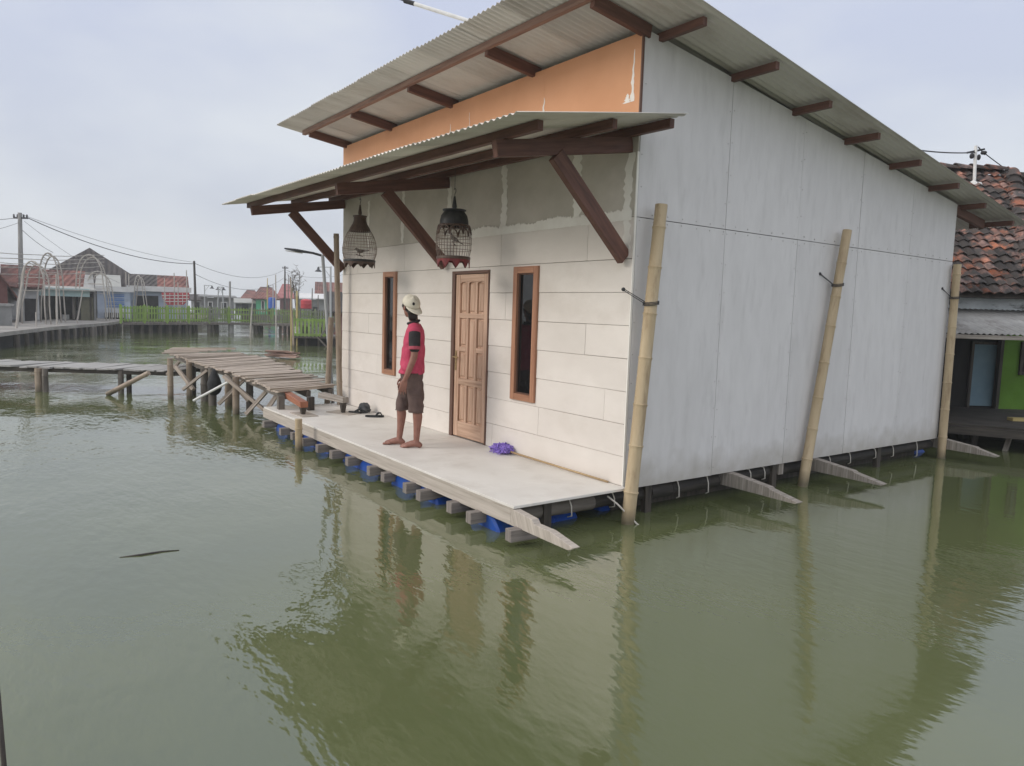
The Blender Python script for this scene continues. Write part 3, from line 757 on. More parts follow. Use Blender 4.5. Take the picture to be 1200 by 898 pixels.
limb(mb, [(-.085, -.165, 1.325, .052), (-.075, -.205, 1.19, .046), (-.065, -.225, 1.04, .0385), (-.02, -.23, .90, .034), (.02, -.215, .775, .0245)])
hand(mb, (.022, -.214, .768), (.12, .05, -.98), 1)
ya2 = R(-52); T2 = (MF * math.cos(ya2) + ML * math.sin(ya2)).normalized(); S2 = (ML * math.cos(ya2) - MF * math.sin(ya2)).normalized()
HC = pt(-.068, -.008, 1.572)
def hp(f, l, z): return HC + T2 * f + S2 * l + Vector((0, 0, z))
def ell(mb, c, a, b, h, n=20, m=14):
    base = len(mb.v); mb.sphere((0, 0, 0), 1, n, m)
    for i in range(base, len(mb.v)):
        v = mb.v[i]; mb.v[i] = c + T2 * (v.x * a) + S2 * (v.y * b) + Vector((0, 0, v.z * h))
ell(mb, hp(-.01, 0, .022), .097, .077, .098); ell(mb, hp(.022, 0, -.045), .066, .058, .072)
ell(mb, hp(.062, 0, -.095), .022, .026, .02); ell(mb, hp(.083, 0, .022), .014, .045, .013)
mb.tube([hp(.084, 0, .012), hp(.100, 0, -.018), hp(.108, 0, -.03), hp(.088, 0, -.036)], [.009, .012, .013, .009], 8)
for k in (-1, 1): ell(mb, hp(.096, .011 * k, -.032), .009, .008, .007, 8, 6)
ell(mb, hp(.085, 0, -.060), .011, .022, .0055, 10, 6); ell(mb, hp(.083, 0, -.070), .011, .019, .006, 10, 6)
for k in (-1, 1):
    ell(mb, hp(.056, .044 * k, -.02), .024, .018, .02, 10, 6); ell(mb, hp(-.012, .080 * k, -.012), .019, .008, .031, 10, 8)
BODY = mb.build('body', M_SKIN, PERSON); fuse(BODY, .0052, 4, .5)
mb = MB()
for k in (-1, 1): ell(mb, hp(.079, .031 * k, .004), .011, .012, .009, 10, 8)
mb.build('eyes', M_WHITEP, PERSON, smooth=True)
mb = MB()
for k in (-1, 1): ell(mb, hp(.0875, .031 * k, .004), .0035, .005, .005, 8, 6)
mb.build('pupils', M_BLACK, PERSON, smooth=True)
mb = MB(); ell(mb, hp(-.026, 0, .02), .096, .086, .098); ell(mb, hp(-.058, 0, -.055), .052, .066, .062); ell(mb, hp(-.060, 0, -.105), .040, .058, .055)
for k in (-1, 1): ell(mb, hp(.018, .075 * k, .012), .034, .012, .03)
HAIR = mb.build('hair', M_HAIR, PERSON); fuse(HAIR, .008, 3)
# cap worn back to front, tipped back
mb = MB(); n = 28; rings = []; tl = R(30)
def cpt(a, ph, r=1.0):
    x = math.cos(ph) * math.cos(a) * .116 * r; y = math.cos(ph) * math.sin(a) * .098 * r; z = math.sin(ph) * (.098 + .008 * math.sin(a * 3)) * r
    xx = x * math.cos(tl) - z * math.sin(tl); zz = x * math.sin(tl) + z * math.cos(tl)
    return hp(-.018 + xx, y, .036 + zz)
for i in range(9):
    ph = R(-6) + (R(89) - R(-6)) * i / 8; b = len(mb.v); rings.append(b)
    for k in range(n): mb.v.append(cpt(2 * math.pi * k / n, ph))
for b0, b1 in zip(rings, rings[1:]):
    for k in range(n): j = (k + 1) % n; mb.face([b0 + k, b0 + j, b1 + j, b1 + k])
mb.face([rings[-1] + k for k in range(n)])
CAPO = mb.build('cap', M_CAP, PERSON, smooth=True, solid=.004)
mb = MB(); m_ = 16; rows_ = 5; b = len(mb.v)
for r in range(rows_ + 1):
    for k in range(m_ + 1):
        a = math.pi + R(-62) + R(124) * k / m_; q = r / rows_
        p = cpt(a, R(-4)); out = (p - hp(-.018, 0, .03)); out.z = 0; L = .074 * math.cos((k / m_ - .5) * math.pi) ** .5 if 0 < k < m_ else 0
        mb.v.append(p - T2 * (L * q) + Vector((0, 0, -.75 * L * q - .014 * (2 * k / m_ - 1) ** 2 * q)))
for r in range(rows_):
    for k in range(m_): p = b + r * (m_ + 1) + k; mb.face([p, p + 1, p + m_ + 2, p + m_ + 1])
mb.build('brim', M_CAP, CAPO, smooth=True, solid=.004)
mb = MB(); q = R(158); cc = [cpt(q + .16 * math.cos(t), R(30) + .17 * math.sin(t) * (1 if math.sin(t) < 0 else .8), 1.02) for t in [2 * math.pi * i / 14 for i in range(14)]]
mb.v += cc; mb.v += [v + (v - HC).normalized() * .004 for v in cc]; mb.face(range(14)); mb.face(range(14, 28))
for i in range(14): mb.face([i, (i + 1) % 14, 14 + (i + 1) % 14, 14 + i])
mb.build('badge', M_SLEEVE, CAPO)
# clothes
mb = MB()
loft(mb, [(-.095, 0, .835, .192, .140), (-.098, 0, .90, .190, .138), (-.102, 0, 1.0, .170, .126), (-.112, 0, 1.12, .172, .122), (-.122, 0, 1.24, .180, .115), (-.127, 0, 1.315, .182, .100), (-.125, 0, 1.36, .135, .078), (-.118, 0, 1.392, .075, .066)], T=T1, S=S1)
limb(mb, [(-.130, .10, 1.335, .068), (-.146, .172, 1.318, .070)]); limb(mb, [(-.105, -.10, 1.335, .068), (-.086, -.172, 1.318, .070)])
SH = mb.build('shirt', M_SHIRT, PERSON); fuse(SH, .009, 8)
me = SH.data                                              # soft folds in the cloth
for v in me.vertices:
    w = v.co; k = max(0, min(1, (1.30 - w.z) / .35))
    v.co += v.normal * (.011 * k * math.sin(w.z * 26 + 9 * mnoise.noise(w * 5)) + .017 * k * mnoise.noise(Vector((w.x * 9, w.y * 9, w.z * 4))))
for sgn, f0, f1, nm in ((1, -.147, -.155, 'sleeve'), (-1, -.085, -.075, 'sleeve')):
    mb = MB(); limb(mb, [(f0, .182 * sgn, 1.285, .066), (f0 - .002 * sgn, .203 * sgn, 1.22, .066), (f1, .222 * sgn, 1.135, .064)]); o = mb.build(nm, M_SLEEVE, PERSON); fuse(o, .009, 6)
    mb = MB(); a, b = pt(f1 + .001, .2215 * sgn, 1.148), pt(f1, .2245 * sgn, 1.112); mb.tube([a, b], [.0655, .0665], 18); mb.build('cuff', M_CUFF, o, smooth='auto', bevel=.004)
mb = MB()
ringc = [pt(-.108, 0, 1.405)]
pts = [ringc[0] + T1 * (.060 * math.cos(t)) + S1 * (.063 * math.sin(t)) + Vector((0, 0, -.018 * math.cos(t))) for t in [2 * math.pi * i / 24 for i in range(25)]]
mb.tube(pts, .016, 8, cap=False)
mb.build('collar', M_SLEEVE, PERSON, smooth='auto')
mb = MB()
loft(mb, [(-.10, 0, .70, .14, .10), (-.098, 0, .78, .172, .124), (-.098, 0, .86, .176, .126), (-.10, 0, .94, .168, .120)], T=T1, S=S1)
limb(mb, [(-.085, -.085, .82, .10), (-.03, -.088, .62, .090), (.018, -.086, .425, .082)], 18); limb(mb, [(-.13, .085, .82, .10), (-.15, .08, .62, .092), (-.166, .076, .415, .084)], 18)
SO = mb.build('shorts', M_SHORTS, PERSON); fuse(SO, .009, 6)
for v in SO.data.vertices:
    w = v.co
    if w.z < .405: v.co.z = .405 - (.405 - w.z) * .12           # level hem
    v.co += v.normal * (.010 * mnoise.noise(Vector((w.x * 11, w.y * 11, w.z * 4))) + .005 * math.sin(w.z * 30 + 8 * mnoise.noise(w * 6)))

# ------------------------------------------------------------------ things on the deck
def lump(name, c, r, sc, m, amp, fr, seed=0, parent=None):
    mb = MB(); mb.sphere((0, 0, 0), 1, 26, 18); off = Vector((seed * 3.1, seed, 0))
    for i, v in enumerate(mb.v):
        q = 1 + amp * mnoise.noise(v * fr + off) + amp * .5 * mnoise.noise(v * fr * 2.3 + off)
        mb.v[i] = Vector((v.x * sc[0], v.y * sc[1], max(v.z, -.75) * sc[2])) * (r * q) + Vector(c)
    return mb.build(name, m, parent, smooth=True)
p = onz(590, 531, 0)
BR = thing('broom', (p.x, -.13, 0), 'purple fluffy broom lying along the foot of the front wall', 'broom')
T_ = MB(); hx = p.x
a, b = Vector((hx + .13, -.085, .035)), Vector((hx + 1.62, -.045, .012))
T_.tube([a, b], [.011, .010], 8); T_.build('handle', mat('yellow_cane', (.36, .24, .12), (.46, .33, .18), (10, 2, 1), .5, 'UV'), BR, smooth=True)
T_ = MB(); g = random.Random(8)
for i in range(560):
    t = g.random(); c = Vector((hx - .10 + .21 * t, -.10 + g.gauss(0, .03), .055)); rr = .046 * math.sin(math.pi * min(1, .2 + t * .75)) + .01
    d = Vector((g.gauss(0, 1), g.gauss(0, 1), g.gauss(0, 1))).normalized(); e = c + d * rr * g.uniform(.85, 1.05); e.z = max(e.z, .006); e2 = e + Vector((g.gauss(0, .022), g.gauss(0, .022), g.gauss(-.012, .008))); e2.z = max(e2.z, .005)
    T_.tube([c, e, e2], [.005, .008, .005], 5)
T_.build('bristles', M_PURPLE, BR)
T_ = MB(); T_.tube([(hx - .20, -.12, .02), (hx - .15, -.115, .035), (hx - .10, -.11, .05)], [.016, .018, .012], 8); T_.build('end_cap', M_BLACK, BR, smooth=True)

def sandal(p, yaw, label, L=.27):
    T = thing('sandal', (p.x, p.y, .001), label, 'sandal'); d = Vector((math.cos(yaw), math.sin(yaw), 0)); s = Vector((-d.y, d.x, 0)); p = Vector((p.x, p.y, .001))
    out = []
    for i in range(20):
        t = 2 * math.pi * i / 20; x = math.cos(t) * L / 2; w = (.045 + .008 * math.cos(t)) * math.sin(t); out.append(p + d * x + s * w)
    mb = MB(); mb.prism(out, (0, 0, .028)); mb.build('sole', M_RUBBER, T, bevel=.004)
    mb = MB(); A = [p + d * .02 + s * .046 + Vector((0, 0, .03)), p + d * .045 + s * .028 + Vector((0, 0, .06)), p + d * .085 + Vector((0, 0, .06)), p + d * .06 - s * .026 + Vector((0, 0, .062)), p + d * .02 - s * .046 + Vector((0, 0, .03))]
    mb.tube(A, .011, 8); mb.tube([A[2], p + d * .10 + Vector((0, 0, .03))], .008, 6); mb.build('strap', M_RUBBER, T, smooth=True)
q = onz(439, 489, 0); sandal(q, math.atan2(RH.y, RH.x) + .1, 'black rubber sandal lying on the deck beside the grey bundle')
q = onz(416, 484.5, 0); sandal(q, math.atan2(RH.y, RH.x) - .35, 'black rubber sandal at the left of the grey bundle', .22)
q = onz(427, 484, 0); tag(lump('cloth_bundle', (q.x, q.y, .068), .09, (1.05, .95, .85), M_GREYCLOTH, .35, 1.7, 4), 'rumpled dark grey cloth bundle on the deck near the far wall end', 'bundle')
M_JPLANK = mat('weathered_jetty_plank', (.31, .255, .205), (.49, .415, .345), (28, 1.4, 1), .85, 'UV', island=.30, bump=.005, c3=(.11, .085, .07), s3=(40, 1.1, 1), f3=(.57, .7))
M_WPLANK = mat('grey_walk_plank', (.26, .25, .235), (.38, .37, .35), (28, 1.4, 1), .85, 'UV', island=.2, bump=.005)
# ------------------------------------------------------------------ the plank jetty and its ramp
JR = [((199.5, 415), (271, 413), .48), ((232, 426), (312, 419.5), .42), ((277.5, 439), (352, 435), .34), ((327, 460), (394, 454), .255)]
JL = [onz(*a, z) for a, b, z in JR]; JRr = [onz(*b, z) for a, b, z in JR]
def pl(P, t):
    x = t * (len(P) - 1); i = min(int(x), len(P) - 2); return P[i].lerp(P[i + 1], x - i)
c = (JL[0] + JRr[3]) / 2
JET = thing('plank_jetty', (c.x, c.y, WZ), 'rickety jetty of grey planks on crossed poles leading down to the deck', 'jetty')
NP = 52; g = random.Random(12)
for k in range(NP):
    t = (k + .5) / NP; a, b = pl(JL, t), pl(JRr, t); d = (b - a).normalized(); a = a - d * g.uniform(-.03, .07); b = b + d * g.uniform(-.18, .15)
    sp = ((pl(JL, (k + 1) / NP) - pl(JL, k / NP)).length + (pl(JRr, (k + 1) / NP) - pl(JRr, k / NP)).length) / 2
    up = Vector((g.gauss(0, .05), g.gauss(0, .05), 1)); w = sp * g.uniform(.55, .98)
    mb = MB(); mb.beam(a + Vector((0, 0, g.uniform(-.012, .012))), b + Vector((0, 0, g.uniform(-.014, .014))), w, .026, up=up, w1=w * g.uniform(.85, 1.1), jit=.006)
    mb.build('plank', M_JPLANK, JET)
for P, e in ((JL, .12), (JRr, -.12), ([x.lerp(y, .5) for x, y in zip(JL, JRr)], 0)):
    for i in range(3):
        d = (JRr[i] - JL[i]).normalized() * e; d2 = (JRr[i + 1] - JL[i + 1]).normalized() * e
        mb = MB(); mb.beam(P[i] + d + Vector((0, 0, -.065)), P[i + 1] + d2 + Vector((0, 0, -.065)), .07, .09, jit=.006); mb.build('stringer', M_MIDWOOD, JET)
def jpost(px, py, top_t, side, r, m, dz=.0):
    b = onz(px, py, WZ); tp = pl(JL if side < .5 else JRr, top_t); x = Vector((b.x, b.y, -.9)); y = Vector((b.x + g.uniform(-.02, .02), b.y, tp.z - .02 + dz))
    mb = MB(); mb.bamboo(x, y, r, r * .93, bend=g.uniform(-.015, .015)); return mb.build('post', m, JET, smooth='auto')
jpost(200, 468, .06, 0, .055, M_BAMBOO_G, .03); jpost(222, 467.5, .12, 0, .055, M_BAMBOO_G, .02)
jpost(277, 485.5, .62, 0, .060, M_BAMBOO_G); jpost(240, 470, .34, 0, .08, M_MIDWOOD); jpost(249, 475, .4, 0, .075, M_MIDWOOD)
jpost(268, 476, .5, 0, .07, M_BAMBOO_G); jpost(292.5, 482, .68, 0, .065, M_MIDWOOD); jpost(226, 464, .2, 0, .07, M_DARKWOOD)
for q, D in (((206, 430, 227, 457), 13.6), ((243, 434, 214, 457), 13.3), ((262, 441, 312, 482), 12.0), ((288, 443, 256, 474), 12.4), ((312, 459, 288, 486), 11.7), ((324, 464, 313, 480), 11.2), ((264, 440, 292, 470), 12.5), ((210, 424, 196, 440), 14.2)):
    mb = MB(); mb.beam(at(q[0], q[1], D), at(q[2], q[3], D - .15), .05, .075, up=FH, jit=.006); mb.build('brace', M_JPLANK, JET)
q = at(364, 466, 10.75); mb = MB(); mb.beam((q.x, q.y, -.6), (q.x, q.y, .2), .09, .09); mb.build('post', M_DARKWOOD, JET)
q = at(329, 466, 10.75); mb = MB(); mb.beam((q.x, q.y, -.6), (q.x, q.y, .2), .09, .09); mb.build('post', M_MIDWOOD, JET)
# waste boards heaped at the far end
for i in range(5):
    a = pl(JL, .0) + Vector((-.1, -.1, 0)) ; o = g.uniform(-.2, .2)
    p0 = at(190 + 3 * i, 419 + 4 * g.random(), 14.9 + .15 * i); p1 = at(232 + 11 * i, 414 + 3 * g.random(), 15.3 + .12 * i); p0.z = .49 + .018 * i; p1.z = .50 + .018 * i
    mb = MB(); mb.beam(p0, p1, .13, .025, jit=.01); tag(mb.build('loose_board', M_JPLANK), ['loose grey board on the heap at the far jetty end', 'loose board second from the bottom of the far jetty heap', 'loose board in the middle of the far jetty heap', 'loose board second from the top of the far jetty heap', 'topmost loose board of the heap at the far jetty end'][i], 'board', 'boards heaped on the far jetty end')
p0 = at(229, 468.5, 12.6); p1 = at(269, 447, 12.0); mb = MB(); mb.tube([p0 - (p1 - p0) * .05, p1], .022, 10); tag(mb.build('white_pipe', M_WHITEP, smooth='auto'), 'white plastic pipe leaning on the jetty posts', 'pipe')
s0 = at(251, 448, 12.75)
sk = MB(); sk.sphere((0, 0, 0), 1, 20, 16)
for i, v in enumerate(sk.v):
    w = (.062 + .085 * (.5 - v.z * .5)) * (1 + .25 * mnoise.noise(v * 1.6)); sk.v[i] = s0 + Vector((v.x * w, v.y * w, v.z * .24))
tag(sk.build('black_sack', M_BLACKCLOTH, smooth=True), 'black sack hanging under the jetty beside the white pipe', 'sack')
# two thick beams from the jetty down to the deck
for (px0, py0, D0, px1, py1, D1, m, lab, fb, bd) in ((336, 462, 10.95, 356.5, 475, 10.15, mat('red_brown_beam', (.27, .10, .055), (.36, .15, .085), (30, 1.5, 1), .65, 'UV', bump=.002), 'red-brown beam propped on the left of the deck', (355, 486.5), (366, 489.5)),
                                                 (376, 463, 10.85, 404.5, 474, 10.05, M_GREYWOOD, 'grey-brown beam propped on the deck close to the wall', (402, 484.5), (409, 486))):
    a, b = at(px0, py0, D0), at(px1, py1, D1); f = onz(*fb, 0)
    b = Vector((f.x, f.y, b.z)); d = (b - a); d.z = 0; d.normalize()
    RB = thing('ramp_beam', (f.x, f.y, .012), lab, 'beam')
    mb = MB(); mb.beam(a, b + d * .06, .11, .085, jit=.004); mb.build('timber', m, RB, bevel=.005)
    mb = MB(); mb.beam((f.x, f.y, .0125), (f.x, f.y, b.z - .04), .05, .05, w1=.085, h1=.085); mb.build('foot', M_DARKWOOD, RB, bevel=.003)
    q = onz(*bd, 0); mb = MB(); s_ = Vector((-d.y, d.x, 0)); c0 = Vector((f.x, f.y, .006)) - d * .25; c1 = Vector((f.x, f.y, .006)) + d * .22 + s_ * .04
    mb.beam(c0, c1, .24, .011, jit=.002); tag(mb.build('scrap_board', M_BEAMWOOD), 'thin scrap board on the deck under the ' + lab.split(' beam')[0] + ' beam', 'board')

# ------------------------------------------------------------------ the low plank walk on the left
WT = .18
WK = thing('plank_walk', V(-9.0, 14.9, WZ), 'low grey plank footbridge on short posts running off the left edge', 'footbridge')
x = -12.6; i = 0
while x < -6.55:
    w = g.uniform(.15, .26); mb = MB(); a = V(x + g.uniform(-.1, .02), 14.25 + g.uniform(-.05, .03), WT + g.uniform(-.008, .008)); b = V(x + .10 + g.uniform(-.03, .03), 15.5 + g.uniform(-.08, .08), WT + g.uniform(-.008, .008))
    mb.beam(a, b, w * .93, .03, jit=.004); mb.build('plank', M_WPLANK, WK); x += w
for d in (14.35, 15.35):
    mb = MB(); mb.beam(V(-12.6, d, WT - .06), V(-6.3, d, WT - .055), .07, .09, jit=.005); mb.build('stringer', M_DARKWOOD, WK)
for px, py, r, m in ((45.5, 459, .065, M_BAMBOO_G), (53.5, 459.5, .055, M_MIDWOOD), (142, 461, .055, M_MIDWOOD), (151.5, 460.5, .05, M_DARKWOOD)):
    b = onz(px, py, WZ); mb = MB(); mb.bamboo((b.x, b.y, -.9), (b.x, b.y, WT - .02), r, r * .95); mb.build('post', m, WK, smooth='auto')
a, b = at(131, 459.5, 13.95), at(174.5, 437, 13.85); mb = MB(); mb.bamboo(a - (b - a) * .12, b, .05, .045); tag(mb.build('leaning_pole', M_BAMBOO_G, smooth='auto'), 'grey pole slanting out of the water at the low footbridge', 'pole')

# floating bits
q = onz(330, 420, WZ)
RF = thing('board_raft', (q.x, q.y, WZ), 'little raft of broken reddish boards floating behind the jetty', 'raft'); q.z = WZ
for k in range(9):
    u = g.uniform(-.06, .06); z = .05 + .045 * k * .55; mb = MB(); L = .62 - .03 * k
    c0 = q + RH * (g.uniform(-.12, .08)) + FH * g.uniform(-.25, .3) + Vector((0, 0, z)); d = (RH + FH * g.uniform(-.35, .35)).normalized()
    mb.beam(c0 - d * L, c0 + d * L, .16, .045, jit=.015); mb.build('board', mat('reddish_waste_wood', (.20, .125, .095), (.34, .225, .175), (20, 2, 1), .85, 'UV', island=.2), RF)
a, b = onz(140, 653.5, WZ), onz(210, 645, WZ + .001); mb = MB(); mb.tube([a, a.lerp(b, .35) + Vector((.01, 0, .002)), a.lerp(b, .7) + Vector((-.012, 0, 0)), b], [.004, .010, .009, .004], 8)
tag(mb.build('floating_stick', M_DARKWOOD, smooth=True), 'thin dark stick floating alone on the open water', 'stick')
a = onz(6, 912, WZ); b = at(-2.5, 815, (a - CP).dot(FH)); mb = MB(); mb.tube([a + (a - b) * 1.5, b + (b - a) * .25], .009, 8)
tag(mb.build('dark_stake', M_DARKWOOD, smooth=True), 'dark thin stake rising at the lower left corner of the view', 'stake')
# white pipe above the main roof
a, b = at(468, -1, 8.7), at(566, 30, 8.3); c = b + (b - a) * .9; zc = rz(c.y) + .03
PI = thing('roof_pipe', (c.x, c.y, zc), 'white pipe with a black sleeve jutting out over the main roof', 'pipe')
mb = MB(); mb.tube([a.lerp(b, .16), b, c], .022, 10); mb.build('tube', M_WHITEP, PI, smooth='auto')
mb = MB(); mb.tube([a + (a - b) * .08, a.lerp(b, .06), a.lerp(b, .065), a.lerp(b, .19)], [.010, .010, .027, .0235], 10); mb.build('sleeve', M_BLACK, PI, smooth='auto')
mb = MB(); mb.tube([(c.x, c.y, zc - .03), (c.x, c.y, c.z + .02)], .02, 8); mb.build('stand', M_METALGREY, PI, smooth='auto')
# ------------------------------------------------------------------ the village across the water
def tile_mat(name, c1, c2, c3):
    m = mat(name, c1, c2, (1.7, 1.7, 3.2), .85, 'Object', c3=c3, s3=(.7, .7, .9), f3=(.42, .66), detail=8)
    nt = m.node_tree; N = nt.nodes; L = nt.links; b = N['Principled BSDF']
    tc = N.new('ShaderNodeTexCoord'); w = N.new('ShaderNodeTexWave'); w.bands_direction = 'Z'; w.inputs['Scale'].default_value = 2.6; w.inputs['Distortion'].default_value = 1.2; w.wave_profile = 'SAW'
    w2 = N.new('ShaderNodeTexWave'); w2.bands_direction = 'DIAGONAL'; w2.inputs['Scale'].default_value = 1.6; w2.inputs['Distortion'].default_value = 2
    ad = N.new('ShaderNodeMath'); ad.operation = 'ADD'; bn = N.new('ShaderNodeBump'); bn.inputs['Distance'].default_value = .06
    L.new(tc.outputs['Object'], w.inputs[0]); L.new(tc.outputs['Object'], w2.inputs[0]); L.new(w.outputs['Fac'], ad.inputs[0]); L.new(w2.outputs['Fac'], ad.inputs[1]); L.new(ad.outputs[0], bn.inputs['Height']); L.new(bn.outputs[0], b.inputs['Normal'])
    return m
M_TILE = tile_mat('red_roof_tiles', (.19, .075, .06), (.27, .125, .10), (.10, .062, .055))
M_TILED = tile_mat('dark_roof_tiles', (.075, .066, .062), (.11, .095, .09), (.055, .05, .048))
M_WALLW = mat('old_white_plaster', (.42, .43, .43), (.56, .57, .56), (1.2, 1.2, 1.2), .85, c3=(.26, .26, .25), s3=(.7, .7, 1.4), f3=(.52, .75))
M_WALLB = mat('pale_blue_plaster', (.36, .42, .52), (.45, .51, .60), (1.2, 1.2, 1.2), .8, c3=(.28, .32, .38), s3=(.8, .8, 1.2), f3=(.52, .75))
M_WALLR = mat('red_brown_wall', (.13, .055, .05), (.19, .085, .075), (1.5, 1.5, 1.5), .85)
M_WALLG = mat('grey_block_wall', (.19, .19, .185), (.27, .27, .26), (1.4, 1.4, 1.4), .9, c3=(.12, .12, .115), s3=(.8, .8, 1.6), f3=(.5, .7))
M_GREENW = mat('mint_green_wall', (.08, .42, .20), (.11, .48, .25), (1.5, 1.5, 1.5), .8)
M_LIME = mat('lime_green_paint', (.19, .30, .065), (.27, .38, .095), (3, 3, 3), .65, island=.12, c3=(.20, .24, .10), s3=(1.1, 1.1, 1.5), f3=(.5, .72))
M_LIMEF = mat('faded_green_paint', (.16, .24, .06), (.25, .34, .10), (3, 3, 3), .75, island=.15, c3=(.20, .205, .165), s3=(1.2, 1.2, 1.4), f3=(.42, .6))
M_TURQ = mat('pale_turquoise_paint', (.36, .50, .49), (.45, .58, .57), (1.5, 1.5, 1.5), .75)
M_FASCIA = mat('white_fascia_paint', (.58, .57, .55), (.70, .69, .67), (2, 2, 2), .75)
M_SHADE = mat('painted_shade', (.014, .014, .016), (.04, .038, .038), (2, 2, 2), .9)  # near-black colour standing for shade in openings and under decks
M_FARSHEET = mat('pale_far_sheet', (.30, .30, .27), (.40, .40, .37), (6, .5, .5), .7)
M_QUAY = mat('worn_concrete', (.24, .225, .20), (.33, .31, .285), (1.5, 1.5, 1.5), .9, c3=(.17, .16, .145), s3=(.6, .6, .6), f3=(.48, .7), bump=.01)
M_GROUND = mat('silt_ground', (.11, .095, .075), (.17, .15, .12), (.8, .8, .8), .95, bump=.03)
M_RED = mat('red_plastic', (.42, .03, .045), (.50, .05, .06), (4, 4, 4), .5)
M_REDF = mat('faded_red_paint', (.36, .05, .06), (.42, .08, .08), (2.4, 2.4, 2.4), .8)
M_YELLOW = mat('ochre_post_paint', (.42, .33, .13), (.52, .42, .19), (4, 4, 4), .7)
M_SHUT = mat('blue_sheet', (.12, .22, .46), (.17, .28, .52), (3, 3, 3), .7)

class Frame:
    def __init__(s, lat, d, yaw=0, face=True):
        s.o = V(lat, d, 0); a = R(yaw) - (math.atan2(lat, d) if face else 0); c, n = math.cos(a), math.sin(a); s.x = RH * c + FH * n; s.y = FH * c - RH * n
    def __call__(s, x, y, z): return s.o + s.x * x + s.y * y + Vector((0, 0, z))
def fbox(mb, F, x0, x1, y0, y1, z0, z1):
    c = [F(x0, y0, z0), F(x1, y0, z0), F(x1, y1, z0), F(x0, y1, z0), F(x0, y0, z1), F(x1, y0, z1), F(x1, y1, z1), F(x0, y1, z1)]
    return mb.quadbox(c, off=rnd.uniform(0, 9))
def gable(mb, F, w, y0, y1, ze, zr, oh=.4, t=.09, along='x', x0=None, x1=None):
    x0 = -w / 2 if x0 is None else x0; x1 = w / 2 if x1 is None else x1
    if along == 'x':
        ym = (y0 + y1) / 2; s = (zr - ze) / (ym - y0)
        P = [(y0 - oh, ze - oh * s), (ym, zr), (y1 + oh, ze - oh * s), (y1 + oh, ze - oh * s - t), (ym, zr - t), (y0 - oh, ze - oh * s - t)]
        mb.prism([F(x0 - oh * .6, a, b) for a, b in P], F.x * (x1 - x0 + 1.2 * oh))
    else:
        xm = (x0 + x1) / 2; s = (zr - ze) / (xm - x0)
        P = [(x0 - oh, ze - oh * s), (xm, zr), (x1 + oh, ze - oh * s), (x1 + oh, ze - oh * s - t), (xm, zr - t), (x0 - oh, ze - oh * s - t)]
        mb.prism([F(a, y0 - oh * .6, b) for a, b in P], F.y * (y1 - y0 + 1.2 * oh))
def hip(mb, F, x0, x1, y0, y1, ze, zr, rx0, rx1, ry0=None, ry1=None):
    ry0 = (y0 + y1) / 2 if ry0 is None else ry0; ry1 = ry0 if ry1 is None else ry1
    b = len(mb.v); mb.v += [F(x0, y0, ze), F(x1, y0, ze), F(x1, y1, ze), F(x0, y1, ze), F(rx0, ry0, zr), F(rx1, ry1, zr)]
    mb.v += [F(x0, y0, ze - .1), F(x1, y0, ze - .1), F(x1, y1, ze - .1), F(x0, y1, ze - .1)]
    if abs(rx0 - rx1) > abs(ry0 - ry1):
        fs = [(0, 1, 5, 4), (1, 2, 5), (2, 3, 4, 5), (3, 0, 4)]
    else: fs = [(0, 1, 4), (1, 2, 5, 4), (2, 3, 5), (3, 0, 4, 5)]
    for f in fs + [(9, 8, 7, 6), (0, 6, 7, 1), (1, 7, 8, 2), (2, 8, 9, 3), (3, 9, 6, 0)]: mb.face([b + i for i in f])
def lpx(px, D): return lz(px, 350, D)[0]
def zpx(px, py, D): return lz(px, py, D)[1]
def opening(F, parent, kind, x0, x1, z0, z1, y=0.0, m=None, fm=None):
    if kind == 'window':
        mb = MB(); f = .07
        fbox(mb, F, x0, x0 + f, y - .05, y + .02, z0, z1); fbox(mb, F, x1 - f, x1, y - .05, y + .02, z0, z1); fbox(mb, F, x0 + f, x1 - f, y - .05, y + .02, z1 - f, z1); fbox(mb, F, x0 + f, x1 - f, y - .05, y + .02, z0, z0 + f)
        w = mb.build('window', fm or M_FASCIA, parent); mb = MB(); fbox(mb, F, x0 + f, x1 - f, y - .02, y + .01, z0 + f, z1 - f); mb.build('pane', M_GLASS, w); return w
    mb = MB(); fbox(mb, F, x0, x1, y - .04, y + .01, z0, z1); return mb.build(kind, m or M_SHADE, parent)

VG = 'houses across the water'
GZ = .28
# land under the houses
mb = MB(); mb.v = [V(-80, 33, GZ), V(-20, 31, GZ), V(lpx(60, 40), 40, GZ), V(lpx(140, 49), 49.5, GZ), V(lpx(236, 52), 52, GZ), V(lpx(236, 90), 95, GZ), V(-120, 95, GZ)]
n = len(mb.v); mb.v += [v - Vector((0, 0, 1.2)) for v in mb.v]; mb.face(range(n)); mb.face([2 * n - 1 - i for i in range(n)])
for i in range(n): mb.face([(i + 1) % n, i, n + i, n + (i + 1) % n])
struct(mb.build('ground', M_GROUND))
mb = MB(); mb.v = [V(-30, 80, .3), V(60, 80, .3), V(90, 170, .3), V(-60, 170, .3)]; mb.v += [v - Vector((0, 0, 1.5)) for v in mb.v]
mb.face(range(4)); mb.face([7, 6, 5, 4])
for i in range(4): mb.face([(i + 1) % 4, i, 4 + i, 4 + (i + 1) % 4])
struct(mb.build('far_ground', M_GROUND))

